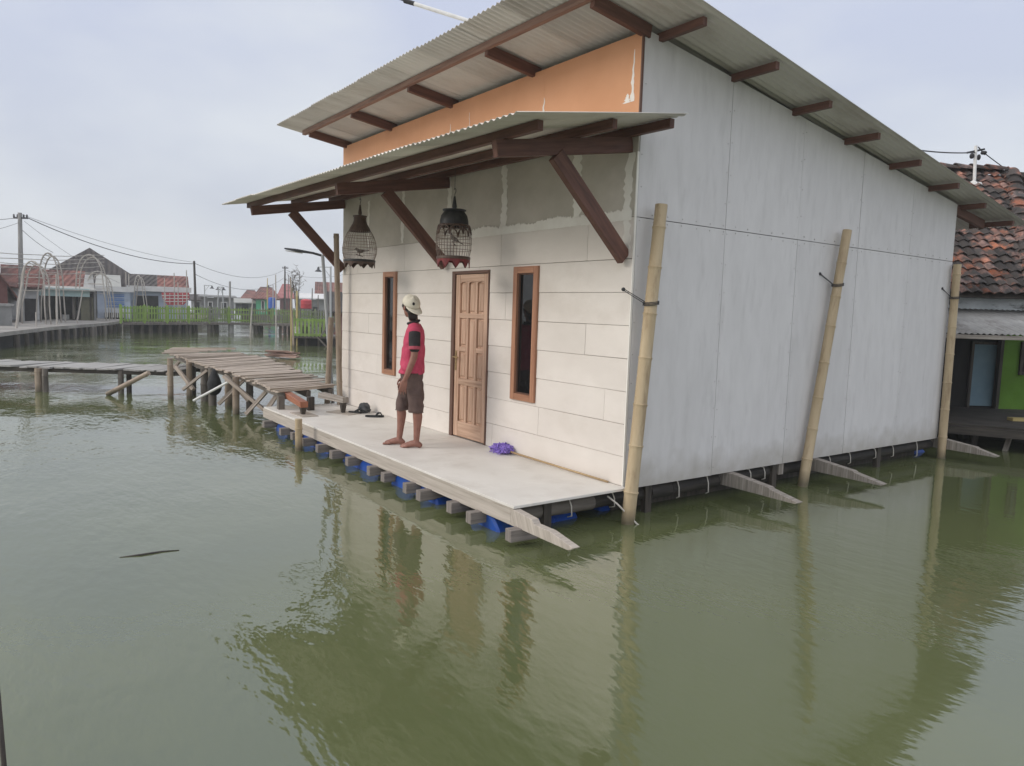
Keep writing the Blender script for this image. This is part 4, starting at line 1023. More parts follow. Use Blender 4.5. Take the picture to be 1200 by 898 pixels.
# quay
QZ = .30
edge = [onz(-60, 396, QZ), onz(0, 390, QZ), onz(60, 383.2, QZ), onz(118, 379, QZ), onz(139, 376.8, QZ)]
back = [V(-60, 36, QZ), V(lpx(0, 33), 33, QZ), V(lpx(55, 41), 41, QZ), V(lpx(110, 48), 48, QZ), V(lpx(142, 49), 49, QZ)]
QU = thing('concrete_quay', (edge[2].x, edge[2].y, WZ), 'worn concrete quay path on short piles at the left far bank', 'quay')
mb = MB()
for i in range(4):
    mb.quadbox([edge[i] - Vector((0, 0, .14)), edge[i + 1] - Vector((0, 0, .14)), back[i + 1] - Vector((0, 0, .14)), back[i] - Vector((0, 0, .14)), edge[i], edge[i + 1], back[i + 1], back[i]])
mb.build('slab', M_QUAY, QU)
mb = MB()
for i in range(4):
    u = Vector((0, 0, .02)); d = (back[i] - edge[i]).normalized() * .8; d2 = (back[i + 1] - edge[i + 1]).normalized() * .8
    mb.quadbox([edge[i] + d - Vector((0, 0, 1.0)), edge[i + 1] + d2 - Vector((0, 0, 1.0)), edge[i + 1] + d2 * 1.2 - Vector((0, 0, 1.0)), edge[i] + d * 1.2 - Vector((0, 0, 1.0)), edge[i] + d - Vector((0, 0, .142)), edge[i + 1] + d2 - Vector((0, 0, .142)), edge[i + 1] + d2 * 1.2 - Vector((0, 0, .142)), edge[i] + d * 1.2 - Vector((0, 0, .142))])
mb.build('quay_shade', M_SHADE, QU)  # dark sheet that stands for the shade beneath the quay
g = random.Random(21)
for px in (13, 24, 36, 47, 57, 65, 73, 82, 89, 96, 103, 107, 114, 120, 126, 131, 137):
    t = 0
    for i in range(4):
        e0 = [-60, 0, 60, 118, 139][i]; e1 = [-60, 0, 60, 118, 139][i + 1]
        if e0 <= px < e1: p = edge[i].lerp(edge[i + 1], (px - e0) / (e1 - e0))
    d = FH * .18; mb = MB(); mb.tube([p + d + Vector((0, 0, -1.0)), p + d + Vector((g.uniform(-.1, .1), 0, -.14))], g.uniform(.07, .12), 8); mb.build('pile', M_MIDWOOD if g.random() < .5 else M_DARKWOOD, QU, smooth='auto')

def house(name, label, lat0, lat1, D, dep, z0, ze, wallm, yaw=0, group=VG, cat='house'):
    lc = (lat0 + lat1) / 2; F = Frame(lc, D, yaw); w = (lat1 - lat0) * D / math.hypot(lc, D)
    T = thing(name, F(0, dep / 2, z0), label, cat, group); mb = MB(); fbox(mb, F, -w / 2, w / 2, 0, dep, z0, ze); mb.build('wall', wallm, T)
    return T, F, w
# red-brown walled house at the very left, gable to the front
D = 33.5; T, F, w = house('village_house', 'red-brown house under a steep red tile roof at the left edge', lpx(-75, D), lpx(10, D), D, 6, GZ, zpx(0, 330, D), M_WALLR, 0)
mb = MB(); gable(mb, F, w, 0, 6, zpx(0, 331, D), zpx(-32, 272, D), .45, along='y'); mb.build('roof', M_TILE, T)
zE_, zR_ = zpx(0, 331, D), zpx(-32, 272, D)
mb = MB(); mb.prism([F(-w / 2 + .02, .05, zE_ - .05), F(w / 2 - .02, .05, zE_ - .05), F(0, .05, zR_ - .12)], F.y * 5.9); mb.build('gable_wall', M_WALLR, T)
opening(F, T, 'window', w * .16, w * .34, .9, 1.9)
mb = MB(); D = 30.6; F2 = Frame(lpx(-4, D), D, 8); fbox(mb, F2, -.8, .52, 0, 1.1, QZ, zpx(0, 359, D)); T2 = thing('block_tank', F2(0, .5, QZ), 'square grey concrete tank on the quay at the left edge', 'tank'); mb.build('shell', M_WALLG, T2)
mb = MB(); fbox(mb, F2, -.88, .6, -.06, 1.16, zpx(0, 359, D) + .002, zpx(0, 356, D)); mb.build('lid', M_CONC, T2)
# white-walled house
D = 38; T, F, w = house('village_house', 'small white-plastered house behind the tall utility pole', lpx(9, D), lpx(46, D), D, 5, GZ, zpx(28, 333, D), M_WALLW, 2)
mb = MB(); gable(mb, F, w, 0, 5, zpx(28, 333, D), zpx(28, 309, D), .35); mb.build('roof', M_TILE, T); opening(F, T, 'door', -.2, .55, GZ, 1.45, m=M_SHADE)
mb = MB(); fbox(mb, F, -w / 2 - .02, w / 2 + .02, -.03, 0, GZ, .35); mb.build('plinth', M_WALLG, T)
# open-fronted shop
D = 41; x0, x1 = lpx(44, D), lpx(113, D); lc = (x0 + x1) / 2; F = Frame(lc, D, 0); w = (x1 - x0) * D / math.hypot(lc, D); zt = zpx(80, 347.5, D)
T = thing('open_shop', F(0, 2, GZ), 'open-fronted dark shop with a pale turquoise fascia board', 'shop', VG)
mb = MB(); fbox(mb, F, -w / 2, -w / 2 + .1, .05, 4, GZ, zt + .3); fbox(mb, F, w / 2 - .1, w / 2, .05, 4, GZ, zt + .3); fbox(mb, F, -w / 2 + .1, w / 2 - .1, 3.9, 4, GZ, zt + .3); mb.build('wall', M_WALLG, T)
mb = MB(); fbox(mb, F, -w / 2 + .1, w / 2 - .1, 3.80, 3.88, GZ, zt + .2); mb.build('shop_shade', M_SHADE, T)  # dark sheet standing for the shade at the back of the shop
mb = MB(); fbox(mb, F, -w / 2 - .1, w / 2 - .3, 0, .06, zt, zpx(80, 338, D)); mb.build('fascia', M_TURQ, T)
mb = MB(); fbox(mb, F, w / 2 - .75, w / 2 - .12, .3, .4, GZ, zt); mb.build('side_panel', mat('olive_panel', (.13, .125, .085), (.18, .17, .12), (2, 2, 2), .85), T)
for x in (-1.0, .25, 1.1):
    mb = MB(); fbox(mb, F, x, x + .09, .3, .39, GZ, zt); mb.build('post', M_MIDWOOD, T)
mb = MB(); mb.prism([F(-w / 2 - .2, -.25, zt + .32), F(-w / 2 - .2, 4.2, zt + .55), F(-w / 2 - .2, 4.2, zt + .62), F(-w / 2 - .2, -.25, zt + .39)], F.x * (w + .2)); mb.build('roof', M_FARSHEET, T)
for x, z, s, m, lab in ((.45, .55, .5, M_WALLG, 'grey crate inside the open shop'), (-.25, .3, .34, M_FASCIA, 'small white box on the open shop floor')):
    mb = MB(); fbox(mb, F, x, x + s, 1.2, 1.6, GZ + .002, GZ + z); q = mb.build('crate', m); tag(q, lab, 'crate')
# red tile roofed house behind the shop
D = 46; T, F, w = house('village_house', 'low house with a mottled red tile roof right behind the open shop', lpx(40, D), lpx(98, D), D, 5, GZ, zpx(70, 337, D), M_WALLG, 0)
mb = MB(); gable(mb, F, w, 0, 5, zpx(70, 338, D), zpx(70, 315, D), .35); mb.build('roof', M_TILE, T)
# large hall with the dark pyramid roof
D = 52; T, F, w = house('village_hall', 'large hall under a dark grey pyramid roof, tallest on the left bank', lpx(56, D), lpx(157, D), D, 7, GZ, zpx(108, 336, D), M_WALLG, 0)
mb = MB(); hip(mb, F, -w / 2 - 1.5, w / 2 + 1.5, -.5, 7.5, zpx(108, 337.5, D), zpx(108, 291, D + 3.2), 0, .02, 3.2, 4.6); mb.build('roof', M_TILED, T)
D = 45; F = Frame(lpx(104.5, D), D); T = thing('water_tank', F(0, .3, 1), 'white tapered tank above the shop roofs', 'water tank')
mb = MB(); a, b = zpx(104, 338, D), zpx(104, 322, D); mb.prism([F(-.30, 0, a), F(.30, 0, a), F(.22, 0, b), F(-.19, 0, b)], F.y * .5); mb.build('shell', M_FASCIA, T)
mb = MB(); fbox(mb, F, -.3, -.22, .1, .4, GZ, a - .002); fbox(mb, F, .22, .3, .1, .4, GZ, a - .002); mb.build('legs', M_CONC, T)
# blue-white house with shutters
D = 47; T, F, w = house('village_house', 'pale blue house with a ribbed shutter and white fascia beside the green bridge', lpx(114, D), lpx(153, D), D, 5, GZ, zpx(134, 341, D), M_WALLB, 0)
mb = MB(); zt = zpx(134, 342, D); mb.prism([F(-w / 2 - .1, -.3, zt + .26), F(-w / 2 - .1, 5, zt + 1.15), F(-w / 2 - .1, 5, zt + 1.2), F(-w / 2 - .1, -.3, zt + .31)], F.x * (w * .78)); mb.build('roof', M_FARSHEET, T)
mb = MB(); fbox(mb, F, -w / 2 - .1, w / 2 + .2, -.33, -.27, zt, zpx(134, 336, D)); mb.build('fascia', M_FASCIA, T)
mb = MB()
for k in range(7): z = zpx(134, 360, D) + .13 * k; fbox(mb, F, -w / 2 + .55, w / 2 - .35, -.04 - .012 * (k % 2), .0, z + .006, z + (.10 if k % 2 else .05))
mb.build('shutter', M_SHUT, T)
mb = MB(); z0, z1 = zpx(134, 372, D), zpx(134, 361.5, D)
fbox(mb, F, -w / 2 + .4, w / 2 - .3, -.62, -.57, z1 - .05, z1)
for k in range(13): x = -w / 2 + .42 + k * .11; fbox(mb, F, x, x + .055, -.62, -.57, z0, z1 - .052)
mb.build('balustrade', M_FASCIA, T); mb = MB(); fbox(mb, F, -w / 2 + .4, w / 2 - .3, -.55, -.05, GZ, z0 + .3); mb.build('dark_base', M_SHADE, T)
# long house with grey and red roof
D = 51; T, F, w = house('village_house', 'long low house with a half grey, half red tile roof behind the green fence', lpx(153, D), lpx(221, D), D, 5, GZ, zpx(185, 341, D), M_WALLB, 0)
zt = zpx(185, 337, D); zr = zpx(185, 322.5, D + 2.4); s = (lpx(178, D) - lpx(153, D))
mb = MB(); gable(mb, F, w, 0, 5, zt, zr, .3, x0=-w / 2, x1=-w / 2 + s); mb.build('roof', M_TILED, T)
mb = MB(); gable(mb, F, w, 0, 5, zt - .01, zr - .01, .3, x0=-w / 2 + s + .37, x1=w / 2 - .1); mb.build('roof', M_TILE, T, label='red tiled right half of the roof')
mb = MB(); fbox(mb, F, -w / 2 - .2, w / 2 + .2, -.42, -.36, zpx(185, 342, D), zpx(185, 336, D)); mb.build('fascia', M_FASCIA, T)
mb = MB(); fbox(mb, F, -w / 2 + .35, -w / 2 + 1.75, -.03, .0, GZ, zpx(185, 347, D)); mb.build('opening_shade', M_SHADE, T)  # flat dark patch that stands for the shade inside an opening
# red banner with white lines hung under the fascia
mb = MB(); A = [(189, 343), (221.5, 343), (222, 350), (215, 357.5), (196, 357.5), (190.5, 350)]
mb.prism([at(px, py, D - .55) for px, py in A], FH * .03); BN = tag(mb.build('red_banner', M_REDF), 'red panel crossed by white lines hanging on the long low house', 'banner')
mb = MB()
for py, a, b in ((346.5, 189.5, 221), (350, 191, 221), (353.5, 193.5, 218)): mb.beam(at(a, py, D - .565), at(b, py, D - .565), .02, .045)
for px in (194, 199, 204, 209, 214, 218.5): mb.beam(at(px, 343.5, D - .585), at(px, 357 if 196 < px < 215 else 352, D - .585), .03, .02)
mb.build('white_lines', M_FASCIA, BN)

# far sheds and houses beyond the bridge
def simple(name, label, px0, px1, pyE, pyR, D, dep, wm, rm, zb=.3, rt='gable', yaw=0, wins=()):
    T, F, w = house(name, label, lpx(px0, D), lpx(px1, D), D, dep, zb, zpx((px0 + px1) / 2, pyE, D), wm, yaw)
    ze, zr = zpx((px0 + px1) / 2, pyE, D), zpx((px0 + px1) / 2, pyR, D + dep / 2)
    mb = MB()
    if rt == 'gable': gable(mb, F, w, 0, dep, ze, zr, .4)
    elif rt == 'hip': hip(mb, F, -w / 2 - .5, w / 2 + .5, -.5, dep + .5, ze - .02, zr, -w * .3, w * .3)
    else: mb.prism([F(-w / 2 - .3, -.5, ze + .03), F(-w / 2 - .3, dep + .3, zr), F(-w / 2 - .3, dep + .3, zr + .08), F(-w / 2 - .3, -.5, ze + .11)], F.x * (w + .6))
    mb.build('roof', rm, T)
    for (a, b, c, d, k) in wins: opening(F, T, k, a * w, b * w, c, d, m=M_SHADE)
    return T, F, w
simple('grey_shed', 'long dull grey block shed beyond the bridge lamps', 236, 274, 349, 346.5, 72, 8, M_WALLG, M_WALLG, -.02, 'shed', wins=((-.3, -.15, .4, 1.6, 'window'), (.1, .3, .4, 1.6, 'window')))
simple('grey_shed', 'low dark shed with a lean-to roof left of the green house', 276, 301, 356, 350.5, 84, 6, mat('sooty_wall', (.10, .10, .098), (.15, .15, .145), (1, 1, 1), .9), M_FARSHEET, .3, 'shed', wins=((-.2, .1, .5, 1.6, 'door'),))
simple('green_house', 'mint green house with a low red tiled roof across the water', 300, 324, 350, 336.5, 83, 8, M_GREENW, M_TILE, .3, 'hip', wins=((-.25, -.08, .6, 1.9, 'window'), (.1, .22, .3, 1.9, 'door')))
simple('village_house', 'small house with a faded red tile roof right of the green house', 286, 302, 350, 340, 96, 8, M_WALLG, M_TILE, .3, 'hip')
simple('village_house', 'narrow far house with a tall pinkish red roof among the masts', 328, 342, 349, 333, 100, 6, M_WALLR, mat('pinkish_roof', (.30, .10, .10), (.38, .16, .15), (2, 2, 2), .85), .3, 'hip')
simple('grey_shed', 'whitish sheet-roofed shed behind the red tank', 350, 386, 351, 344.5, 74, 6, M_WALLG, M_FASCIA, -.3, 'shed', wins=((-.1, .12, .3, 1.4, 'door'),))
simple('village_house', 'red roofed far house seen just left of the floating house', 371, 402, 348, 331, 88, 7, M_WALLG, M_TILE, .3, 'gable')
simple('village_house', 'far grey-roofed house low on the horizon between the bridge lamps', 252, 290, 353.5, 348.5, 120, 8, M_WALLW, M_TILED, .3, 'gable', wins=((-.2, 0, .5, 1.5, 'window'),))
simple('village_house', 'small whitewashed far house between two bridge posts', 224, 240, 351, 345, 78, 6, M_WALLW, M_TILED, -.02, 'gable', wins=((-.2, .1, .4, 1.5, 'door'),))
D = 70; F = Frame(lpx(318.5, D), D); mb = MB(); mb.lathe([(.30, .3), (.33, .5), (.32, .9), (.34, 1.0), (.30, 1.3), (.2, 1.34), (.001, 1.34)], F(0, 0, zpx(318, 361.5, D) - .3), 14, capb=True); tag(mb.build('blue_barrel', M_BLUE, smooth='auto'), 'blue barrel standing before the mint green house', 'barrel')
D = 62; F = Frame(lpx(359, D), D); T = thing('red_tank', F(0, 0, .5), 'red plastic water tank on a stand at the right of the bridge', 'water tank')
z0, z1 = zpx(359, 362, D), zpx(359, 350.5, D); mb = MB(); mb.lathe([(.44, z0), (.48, z0 + .05), (.47, (z0 + z1) / 2 - .03), (.49, (z0 + z1) / 2), (.47, (z0 + z1) / 2 + .03), (.48, z1 - .14), (.30, z1 - .02), (.001, z1)], F(0, 0, 0), 18, capb=True); mb.build('tank', M_RED, T, smooth='auto')
mb = MB()
for x, y in ((-.4, -.4), (.4, -.4), (.4, .4), (-.4, .4)): fbox(mb, F, x - .04, x + .04, y - .04, y + .04, -1.2, z0 - .06)
fbox(mb, F, -.5, .5, -.5, .5, z0 - .058, z0 - .002); mb.build('stand', M_MIDWOOD, T)

# ---- the green bridge
pA, pB, pC = onz(141, 378.2, .30), onz(268, 378.5, .32), onz(394, 381.5, .34)
BRG = thing('green_bridge', (pB.x, pB.y, WZ), 'long low footbridge with a lime green picket fence crossing the water', 'footbridge')
def bl(t): return pA.lerp(pB, t * 2) if t < .5 else pB.lerp(pC, t * 2 - 1)
mb = MB()
for i in range(8):
    a, b = bl(i / 8), bl((i + 1) / 8); d = FH * 1.5
    mb.quadbox([a - Vector((0, 0, .12)), b - Vector((0, 0, .12)), b + d - Vector((0, 0, .12)), a + d - Vector((0, 0, .12)), a, b, b + d, a + d])
mb.build('deck', M_MIDWOOD, BRG)
NB = 10; hgt = .92
for side, dd in ((0, .04), (1, 1.42)):
    for i in range(NB):
        a, b = bl(i / NB) + FH * dd, bl((i + 1) / NB) + FH * dd; m = M_LIME if (i < 4 or i in (5,)) else M_LIMEF
        mb = MB(); L = (b - a).length; n = int(L / .155)
        for z in (.16, .52, .80): mb.beam(a + Vector((0, 0, z)), b + Vector((0, 0, z)), .03, .07)
        for k in range(n):
            if g.random() < .05: continue
            q = a.lerp(b, (k + .5) / n); mb.beam(q + Vector((0, 0, .05)) - FH * .03, q + Vector((g.uniform(-.01, .01), 0, hgt * g.uniform(.96, 1.03))) - FH * .03, .022, .105 * g.uniform(.85, 1.1), up=FH)
        mb.build('fence_panel', m, BRG)
        if side == 0:
            mb = MB(); mb.beam(a + Vector((0, 0, -.05)), a + Vector((0, 0, 1.0)), .09, .09, up=FH); mb.build('fence_post', m, BRG)
for px, r, m in ((150, .10, M_DARKWOOD), (161, .10, M_DARKWOOD), (170, .12, M_DARKWOOD), (181, .1, M_DARKWOOD), (192, .10, M_DARKWOOD), (203, .1, M_DARKWOOD), (212, .10, M_DARKWOOD), (216, .09, M_DARKWOOD), (239.5, .10, M_MIDWOOD), (243, .10, M_DARKWOOD), (268.5, .17, M_CONC), (293.5, .09, M_STAKE), (297.5, .15, M_DARKWOOD), (326, .09, M_DARKWOOD), (331.5, .10, M_DARKWOOD), (352, .1, M_DARKWOOD), (374, .1, M_DARKWOOD)):
    t = (px - 141) / (268 - 141) * .5 if px < 268 else .5 + (px - 268) / (394 - 268) * .5
    q = bl(t) + FH * .3
    mb = MB(); mb.tube([q + Vector((0, 0, -1.3)), q + Vector((0, 0, -.1))], r, 8); mb.build('pile', m, BRG, smooth='auto')
    if px not in (268.5,):
        q = q + FH * .9; mb = MB(); mb.tube([q + Vector((0, 0, -1.3)), q + Vector((0, 0, -.1))], r * .9, 8); mb.build('pile', M_DARKWOOD, BRG, smooth='auto')
mb = MB()
for i in range(1): a, b = bl(.0) + FH * 1.3, bl(.27) + FH * 1.3; mb.quadbox([a - Vector((0, 0, 1.2)), b - Vector((0, 0, 1.2)), b + FH * .1 - Vector((0, 0, 1.2)), a + FH * .1 - Vector((0, 0, 1.2)), a - Vector((0, 0, .122)), b - Vector((0, 0, .122)), b + FH * .1 - Vector((0, 0, .122)), a + FH * .1 - Vector((0, 0, .122))])
mb.build('bridge_shade', M_SHADE, BRG)  # dark sheet put in for the shade under the bridge's left end

# ---- the nearer landing with a bright green gate
D = 33; z0 = zpx(364, 394, D); zt = zpx(364, 373.5, D); F = Frame(lpx(364, D), D, 0); xa, xb = lpx(343, D) - lpx(364, D), lpx(398, D) - lpx(364, D)
LN = thing('green_landing', F(0, 1, WZ), 'nearer landing stage fenced with bright lime green boards', 'landing stage')
mb = MB(); fbox(mb, F, xa, xb, 0, 2.4, z0 - .10, z0); mb.build('deck', M_MIDWOOD, LN)
mb = MB(); fbox(mb, F, xa, xb, .55, .6, -1.2, z0 - .102); mb.build('shade_skirt', M_SHADE, LN)  # dark sheet in place of the shade under the landing
mb = MB(); 
for z in (z0 + .06, zt - .07): fbox(mb, F, xa, .85, -.03, .01, z - .05, z + .05)
k = xa + .03
while k < .82: fbox(mb, F, k, k + .095, -.055, -.031, z0 - .02, zt + g.uniform(-.02, .02)); k += .165
mb.build('fence_panel', M_LIME, LN)
mb = MB(); fbox(mb, F, .85, .93, -.03, .05, -1.2, zt - .1); mb.build('fence_post', M_MIDWOOD, LN)
for x in (xa + .05, xa + .6, .35, 1.0): mb = MB(); mb.tube([F(x, .15, -1.2), F(x + .02, .15, z0 - .1)], .06, 8); mb.build('pile', M_DARKWOOD, LN, smooth='auto')
for p, q in (((376, 394), (396, 366)), ((388, 394), (399, 376)), ((372, 395), (384, 408))):
    mb = MB(); mb.beam(at(*p, D - .1), at(*q, D - .1), .05, .06); mb.build('brace', M_MIDWOOD, LN)
mb = MB(); fbox(mb, F, .95, xb, -.1, 1.4, zpx(384, 384, D), zpx(384, 380, D)); mb.build('upper_step', M_WALLG, LN)
for px, t, lab in ((341.5, 338, 'left of the two ochre posts of the landing'), (348, 341, 'right of the two ochre posts of the landing')):
    a = at(px, 396, D + .1); b = at(px, t, D + .1); mb = MB(); mb.tube([Vector((a.x, a.y, -1)), b], .045, 8); tag(mb.build('ochre_post', M_YELLOW, smooth='auto'), lab, 'post', 'ochre posts of the landing')
mb = MB(); a = at(345, 412, 31.5); b = at(340.5, 326, 31.5); mb.bamboo((a.x, a.y, -1), b, .045, .03); tag(mb.build('bamboo_stake', M_BAMBOO_G, smooth='auto'), 'slightly leaning bamboo stake in front of the landing gate', 'stake')
# bare bundle of twigs above the landing
q = at(345, 365, 36); mb = MB()
for i in range(5):
    b0 = q + RH * g.uniform(-.3, .3); h = g.uniform(1.3, 2.0); d = Vector((g.uniform(-.2, .2), g.uniform(-.2, .2), 1)).normalized(); e = b0 + d * h; mb.tube([Vector((b0.x, b0.y, .2)), b0, e], [.03, .03, .01], 5)
    for k in range(11):
        c = b0.lerp(e, g.uniform(.5, 1)); d2 = Vector((g.gauss(0, 1), g.gauss(0, 1), g.uniform(0, 1.3))).normalized(); f = c + d2 * g.uniform(.15, .42); mb.tube([c, f], [.012, .005], 4)
        for _ in range(3): mb.tube([f, f + Vector((g.gauss(0, .08), g.gauss(0, .08), g.gauss(.02, .07)))], [.008, .004], 4)
tag(mb.build('bare_shrub', M_MIDWOOD), 'bare twiggy shrub standing above the landing gate', 'shrub')
D = 58; F = Frame(lpx(390, D), D); mb = MB(); 
T, F, w = house('village_house', 'dark red tiled shed half hidden by the far bamboo pole', lpx(384, 46), lpx(420, 46), 46, 4, -.3, zpx(392, 362, 46), M_WALLR, 0); mb = MB(); gable(mb, F, w, 0, 4, zpx(392, 362, 46), zpx(392, 342, 48), .3); mb.build('roof', M_TILED, T)

# ---- bamboo arches over the quay
AG = 'bamboo arches over the quay path'
def arch(pxl, pxr, pyb, pyt, D, label, lean=.0, dy=.9):
    T = thing('bamboo_arch', V((lpx(pxl, D) + lpx(pxr, D)) / 2, D, QZ), label, 'arch', AG)
    xl, xr = lpx(pxl, D), lpx(pxr, D); zt = zpx((pxl + pxr) / 2, pyt, D); zs = QZ + (zt - QZ) * .62; zb = zpx((pxl + pxr) / 2, pyb, D)
    for o in (0, .35):
        pts = [V(xl - .08, D + o, zb - .3), V(xl, D + o, QZ + (zs - QZ) * .5), V(xl + .10 + lean, D + o, zs)]
        for i in range(1, 12):
            a = math.pi * (1 - i / 12); pts.append(V((xl + xr) / 2 + lean + math.cos(a) * ((xr - xl) / 2 - .10), D + o, zs + math.sin(a) * (zt - zs) - (o * .4)))
        pts += [V(xr - .10 + lean, D + o, zs), V(xr, D + o, QZ + (zs - QZ) * .5), V(xr + .08, D + o, zb - .3)]
        mb = MB(); mb.tube(pts, .034, 6); mb.build('hoop', M_STAKE, T, smooth=True)
    mb = MB()
    for i in range(3, 14): mb.tube([pts[i], pts[i] - FH * .35 + Vector((0, 0, .1))], .016, 5)
    for k in range(3): z = zs - .25 + .3 * k; mb.tube([V(xl + .06, D, z), V(xr - .06, D, z)], .014, 5)
    mb.build('lacing', M_STAKE, T)
arch(20, 52, 392, 306, 33.5, 'leftmost bamboo arch over the quay, in front of the utility pole', .12)
arch(43, 70, 388, 296.5, 36.5, 'pointed bamboo arch before the white-plastered house', .06)
arch(88, 123, 384, 298.5, 42, 'tallest bamboo arch, in front of the dark pyramid roof', .0)
arch(100, 130, 382, 318, 45, 'bamboo arch beside the pale blue house', .0)
arch(156, 169, 380, 323, 49.5, 'small narrow bamboo arch above the green fence', .0)
for k, (pya, pyb, lab) in enumerate(((334 - 38, 299, 'topmost'), (302, 303, 'second highest'), (308, 307, 'middle'), (313, 312, 'second lowest'), (321, 318, 'lowest'))):
    a, b = at(-4, pya, 33.6), at(122, pyb, 42.2); pts = [a.lerp(b, i / 8) + Vector((0, 0, -.10 * math.sin(math.pi * i / 8) + g.uniform(-.02, .02))) for i in range(9)]
    mb = MB(); mb.tube(pts, .018, 5); tag(mb.build('bamboo_rail', M_STAKE, smooth=True), lab + ' of the five thin rails strung along the arches', 'rail', 'rails strung along the arches')
# stakes standing in the water and beside the path
SG = 'thin stakes along the far bank'
def stake(pxb, pyb, pxt, pyt, D, label, r=.035, m=None):
    a, b = at(pxb, pyb, D), at(pxt, pyt, D); a = Vector((a.x, a.y, min(a.z, -.8) if pyb > 378 else a.z)); mb = MB(); mb.tube([a, a.lerp(b, .5) + RH * g.uniform(-.03, .03), b], [r, r, r * .7], 6)
    return tag(mb.build('thin_stake', m or M_STAKE, smooth='auto'), label, 'stake', SG)
stake(15, 402, 29, 312, 28.5, 'leaning pale stake in the water at the far left of the quay', .05)
stake(42.5, 405, 42, 366, 30.8, 'short thin stake in the water below the quay edge')
stake(67.5, 404, 66, 322, 33.5, 'long pale stake in the water before the open shop', .045)
stake(84, 400, 97, 340, 36, 'pale stake leaning right in the water before the open shop')
stake(144, 398, 143.5, 364, 40, 'short stake in the water at the left end of the green fence')
stake(211.5, 396, 211, 357, 43, 'stake in the water before the red banner')
stake(293, 402, 296, 352, 40, 'grey stake in the water before the green bridge', .04)
stake(323.5, 408, 323, 322, 36, 'tall thin white pole before the green bridge near the landing', .035)
for px, t, lab in ((147.5, 319, 'left of the twin stakes behind the green fence'), (151, 321, 'right of the twin stakes behind the green fence'), (192.8, 326, 'stake at the left side of the red banner'), (204, 320, 'stake at the middle of the red banner'), (218.5, 316.5, 'tallest stake at the right side of the red banner'), (208.5, 331, 'shortest stake at the red banner')):
    stake(px, 377, px, t, 49.3, lab, .04)
for px, t, D, lab in ((366, 338, 60, 'thin post left of the red tank rails'), (373, 346, 60, 'thin post right of the red tank'), (334.5, 319, 92, 'thin mast before the pinkish roof'), (338, 322, 88, 'dark mast right of the pinkish roof')):
    stake(px, 363, px, t, D, lab, .05, M_MIDWOOD)
stake(313.5, 362, 313.5, 326, 66, 'slim ochre post in front of the mint green house', .05, M_YELLOW)
# utility poles, lamps, cables
UG = 'utility poles of the village'
def upole(pxb, pyb, pxt, pyt, D, r, label, m=None, arms=True):
    a, b = at(pxb, pyb, D), at(pxt, pyt, D); a.z = min(a.z, GZ) - .2 if D < 60 else a.z - 1
    T = thing('utility_pole', a, label, 'utility pole', UG); mb = MB(); mb.tube([a, b], [r, r * .72], 10); mb.build('shaft', m or M_CONC, T, smooth='auto')
    if arms:
        mb = MB(); mb.beam(b - RH * .32 - Vector((0, 0, .25)), b + RH * .38 - Vector((0, 0, .25)), .07, .08); mb.build('crossarm', M_LAMPDARK, T)
        for k in (-.3, -.12, .18, .34):
            mb = MB(); mb.lathe([(.03, 0), (.05, .03), (.03, .07), (.045, .1), (.02, .14)], b + RH * k - Vector((0, 0, .21)), 8, capb=True, capt=True); mb.build('insulator', M_LAMPDARK, T)
    return T, b
UP1, u1 = upole(25.5, 378, 23.3, 249.5, 36.2, .125, 'tall grey concrete utility pole rising from the quay')
UP2, u2 = upole(230, 377, 227.5, 306, 52, .10, 'dark slender utility pole at the right end of the red banner', M_DARKWOOD, False)
UP3, u3 = upole(269.5, 380, 269.5, 330, 47.6, .085, 'short grey pole standing on the middle of the green bridge', M_CONC, False)
UP4, u4 = upole(333, 362, 334, 312, 88, .11, 'dark far utility pole beside the pinkish roof', M_DARKWOOD)
def cable(a, b, sag, label, r=.012, n=16, parent=None):
    pts = [a.lerp(b, i / n) - Vector((0, 0, sag * 4 * (i / n) * (1 - i / n))) for i in range(n + 1)]
    mb = MB(); mb.tube(pts, r, 5); return tag(mb.build('power_cable', M_CABLE, smooth=True), label, 'cable', 'cables between the poles')
dn = lambda v, z: v + Vector((0, 0, -z))
cable(dn(u1, .22) + RH * .34, dn(u2, .2), .55, 'thick cable from the concrete pole down to the dark slender pole', .022)
cable(dn(u1, .05), dn(u2, .1), .30, 'highest thin cable from the concrete pole to the dark slender pole', .010)
cable(dn(u1, .75), at(62, 296, 40), .10, 'steep thin cable from the concrete pole down to the second arch', .012)
cable(dn(u1, .4) + RH * .2, at(150, 336, 50), .30, 'thin cable from the concrete pole to the pale blue house', .008)
cable(at(-30, 258, 35), dn(u1, .25) - RH * .2, .05, 'upper cable entering from the left edge to the concrete pole', .012)
cable(at(-30, 275, 33), dn(u1, .45), .05, 'lower cable entering from the left edge to the concrete pole', .009)
cable(dn(u2, .15), dn(u4, .4), 1.0, 'higher sagging cable from the slender pole to the far pole', .016)
cable(dn(u2, .9), dn(u4, 1.3), 1.3, 'lower sagging cable from the slender pole to the far pole', .016)
cable(dn(u4, .7), at(402, 322, 84), .5, 'thin cable running from the far pole behind the floating house', .014)
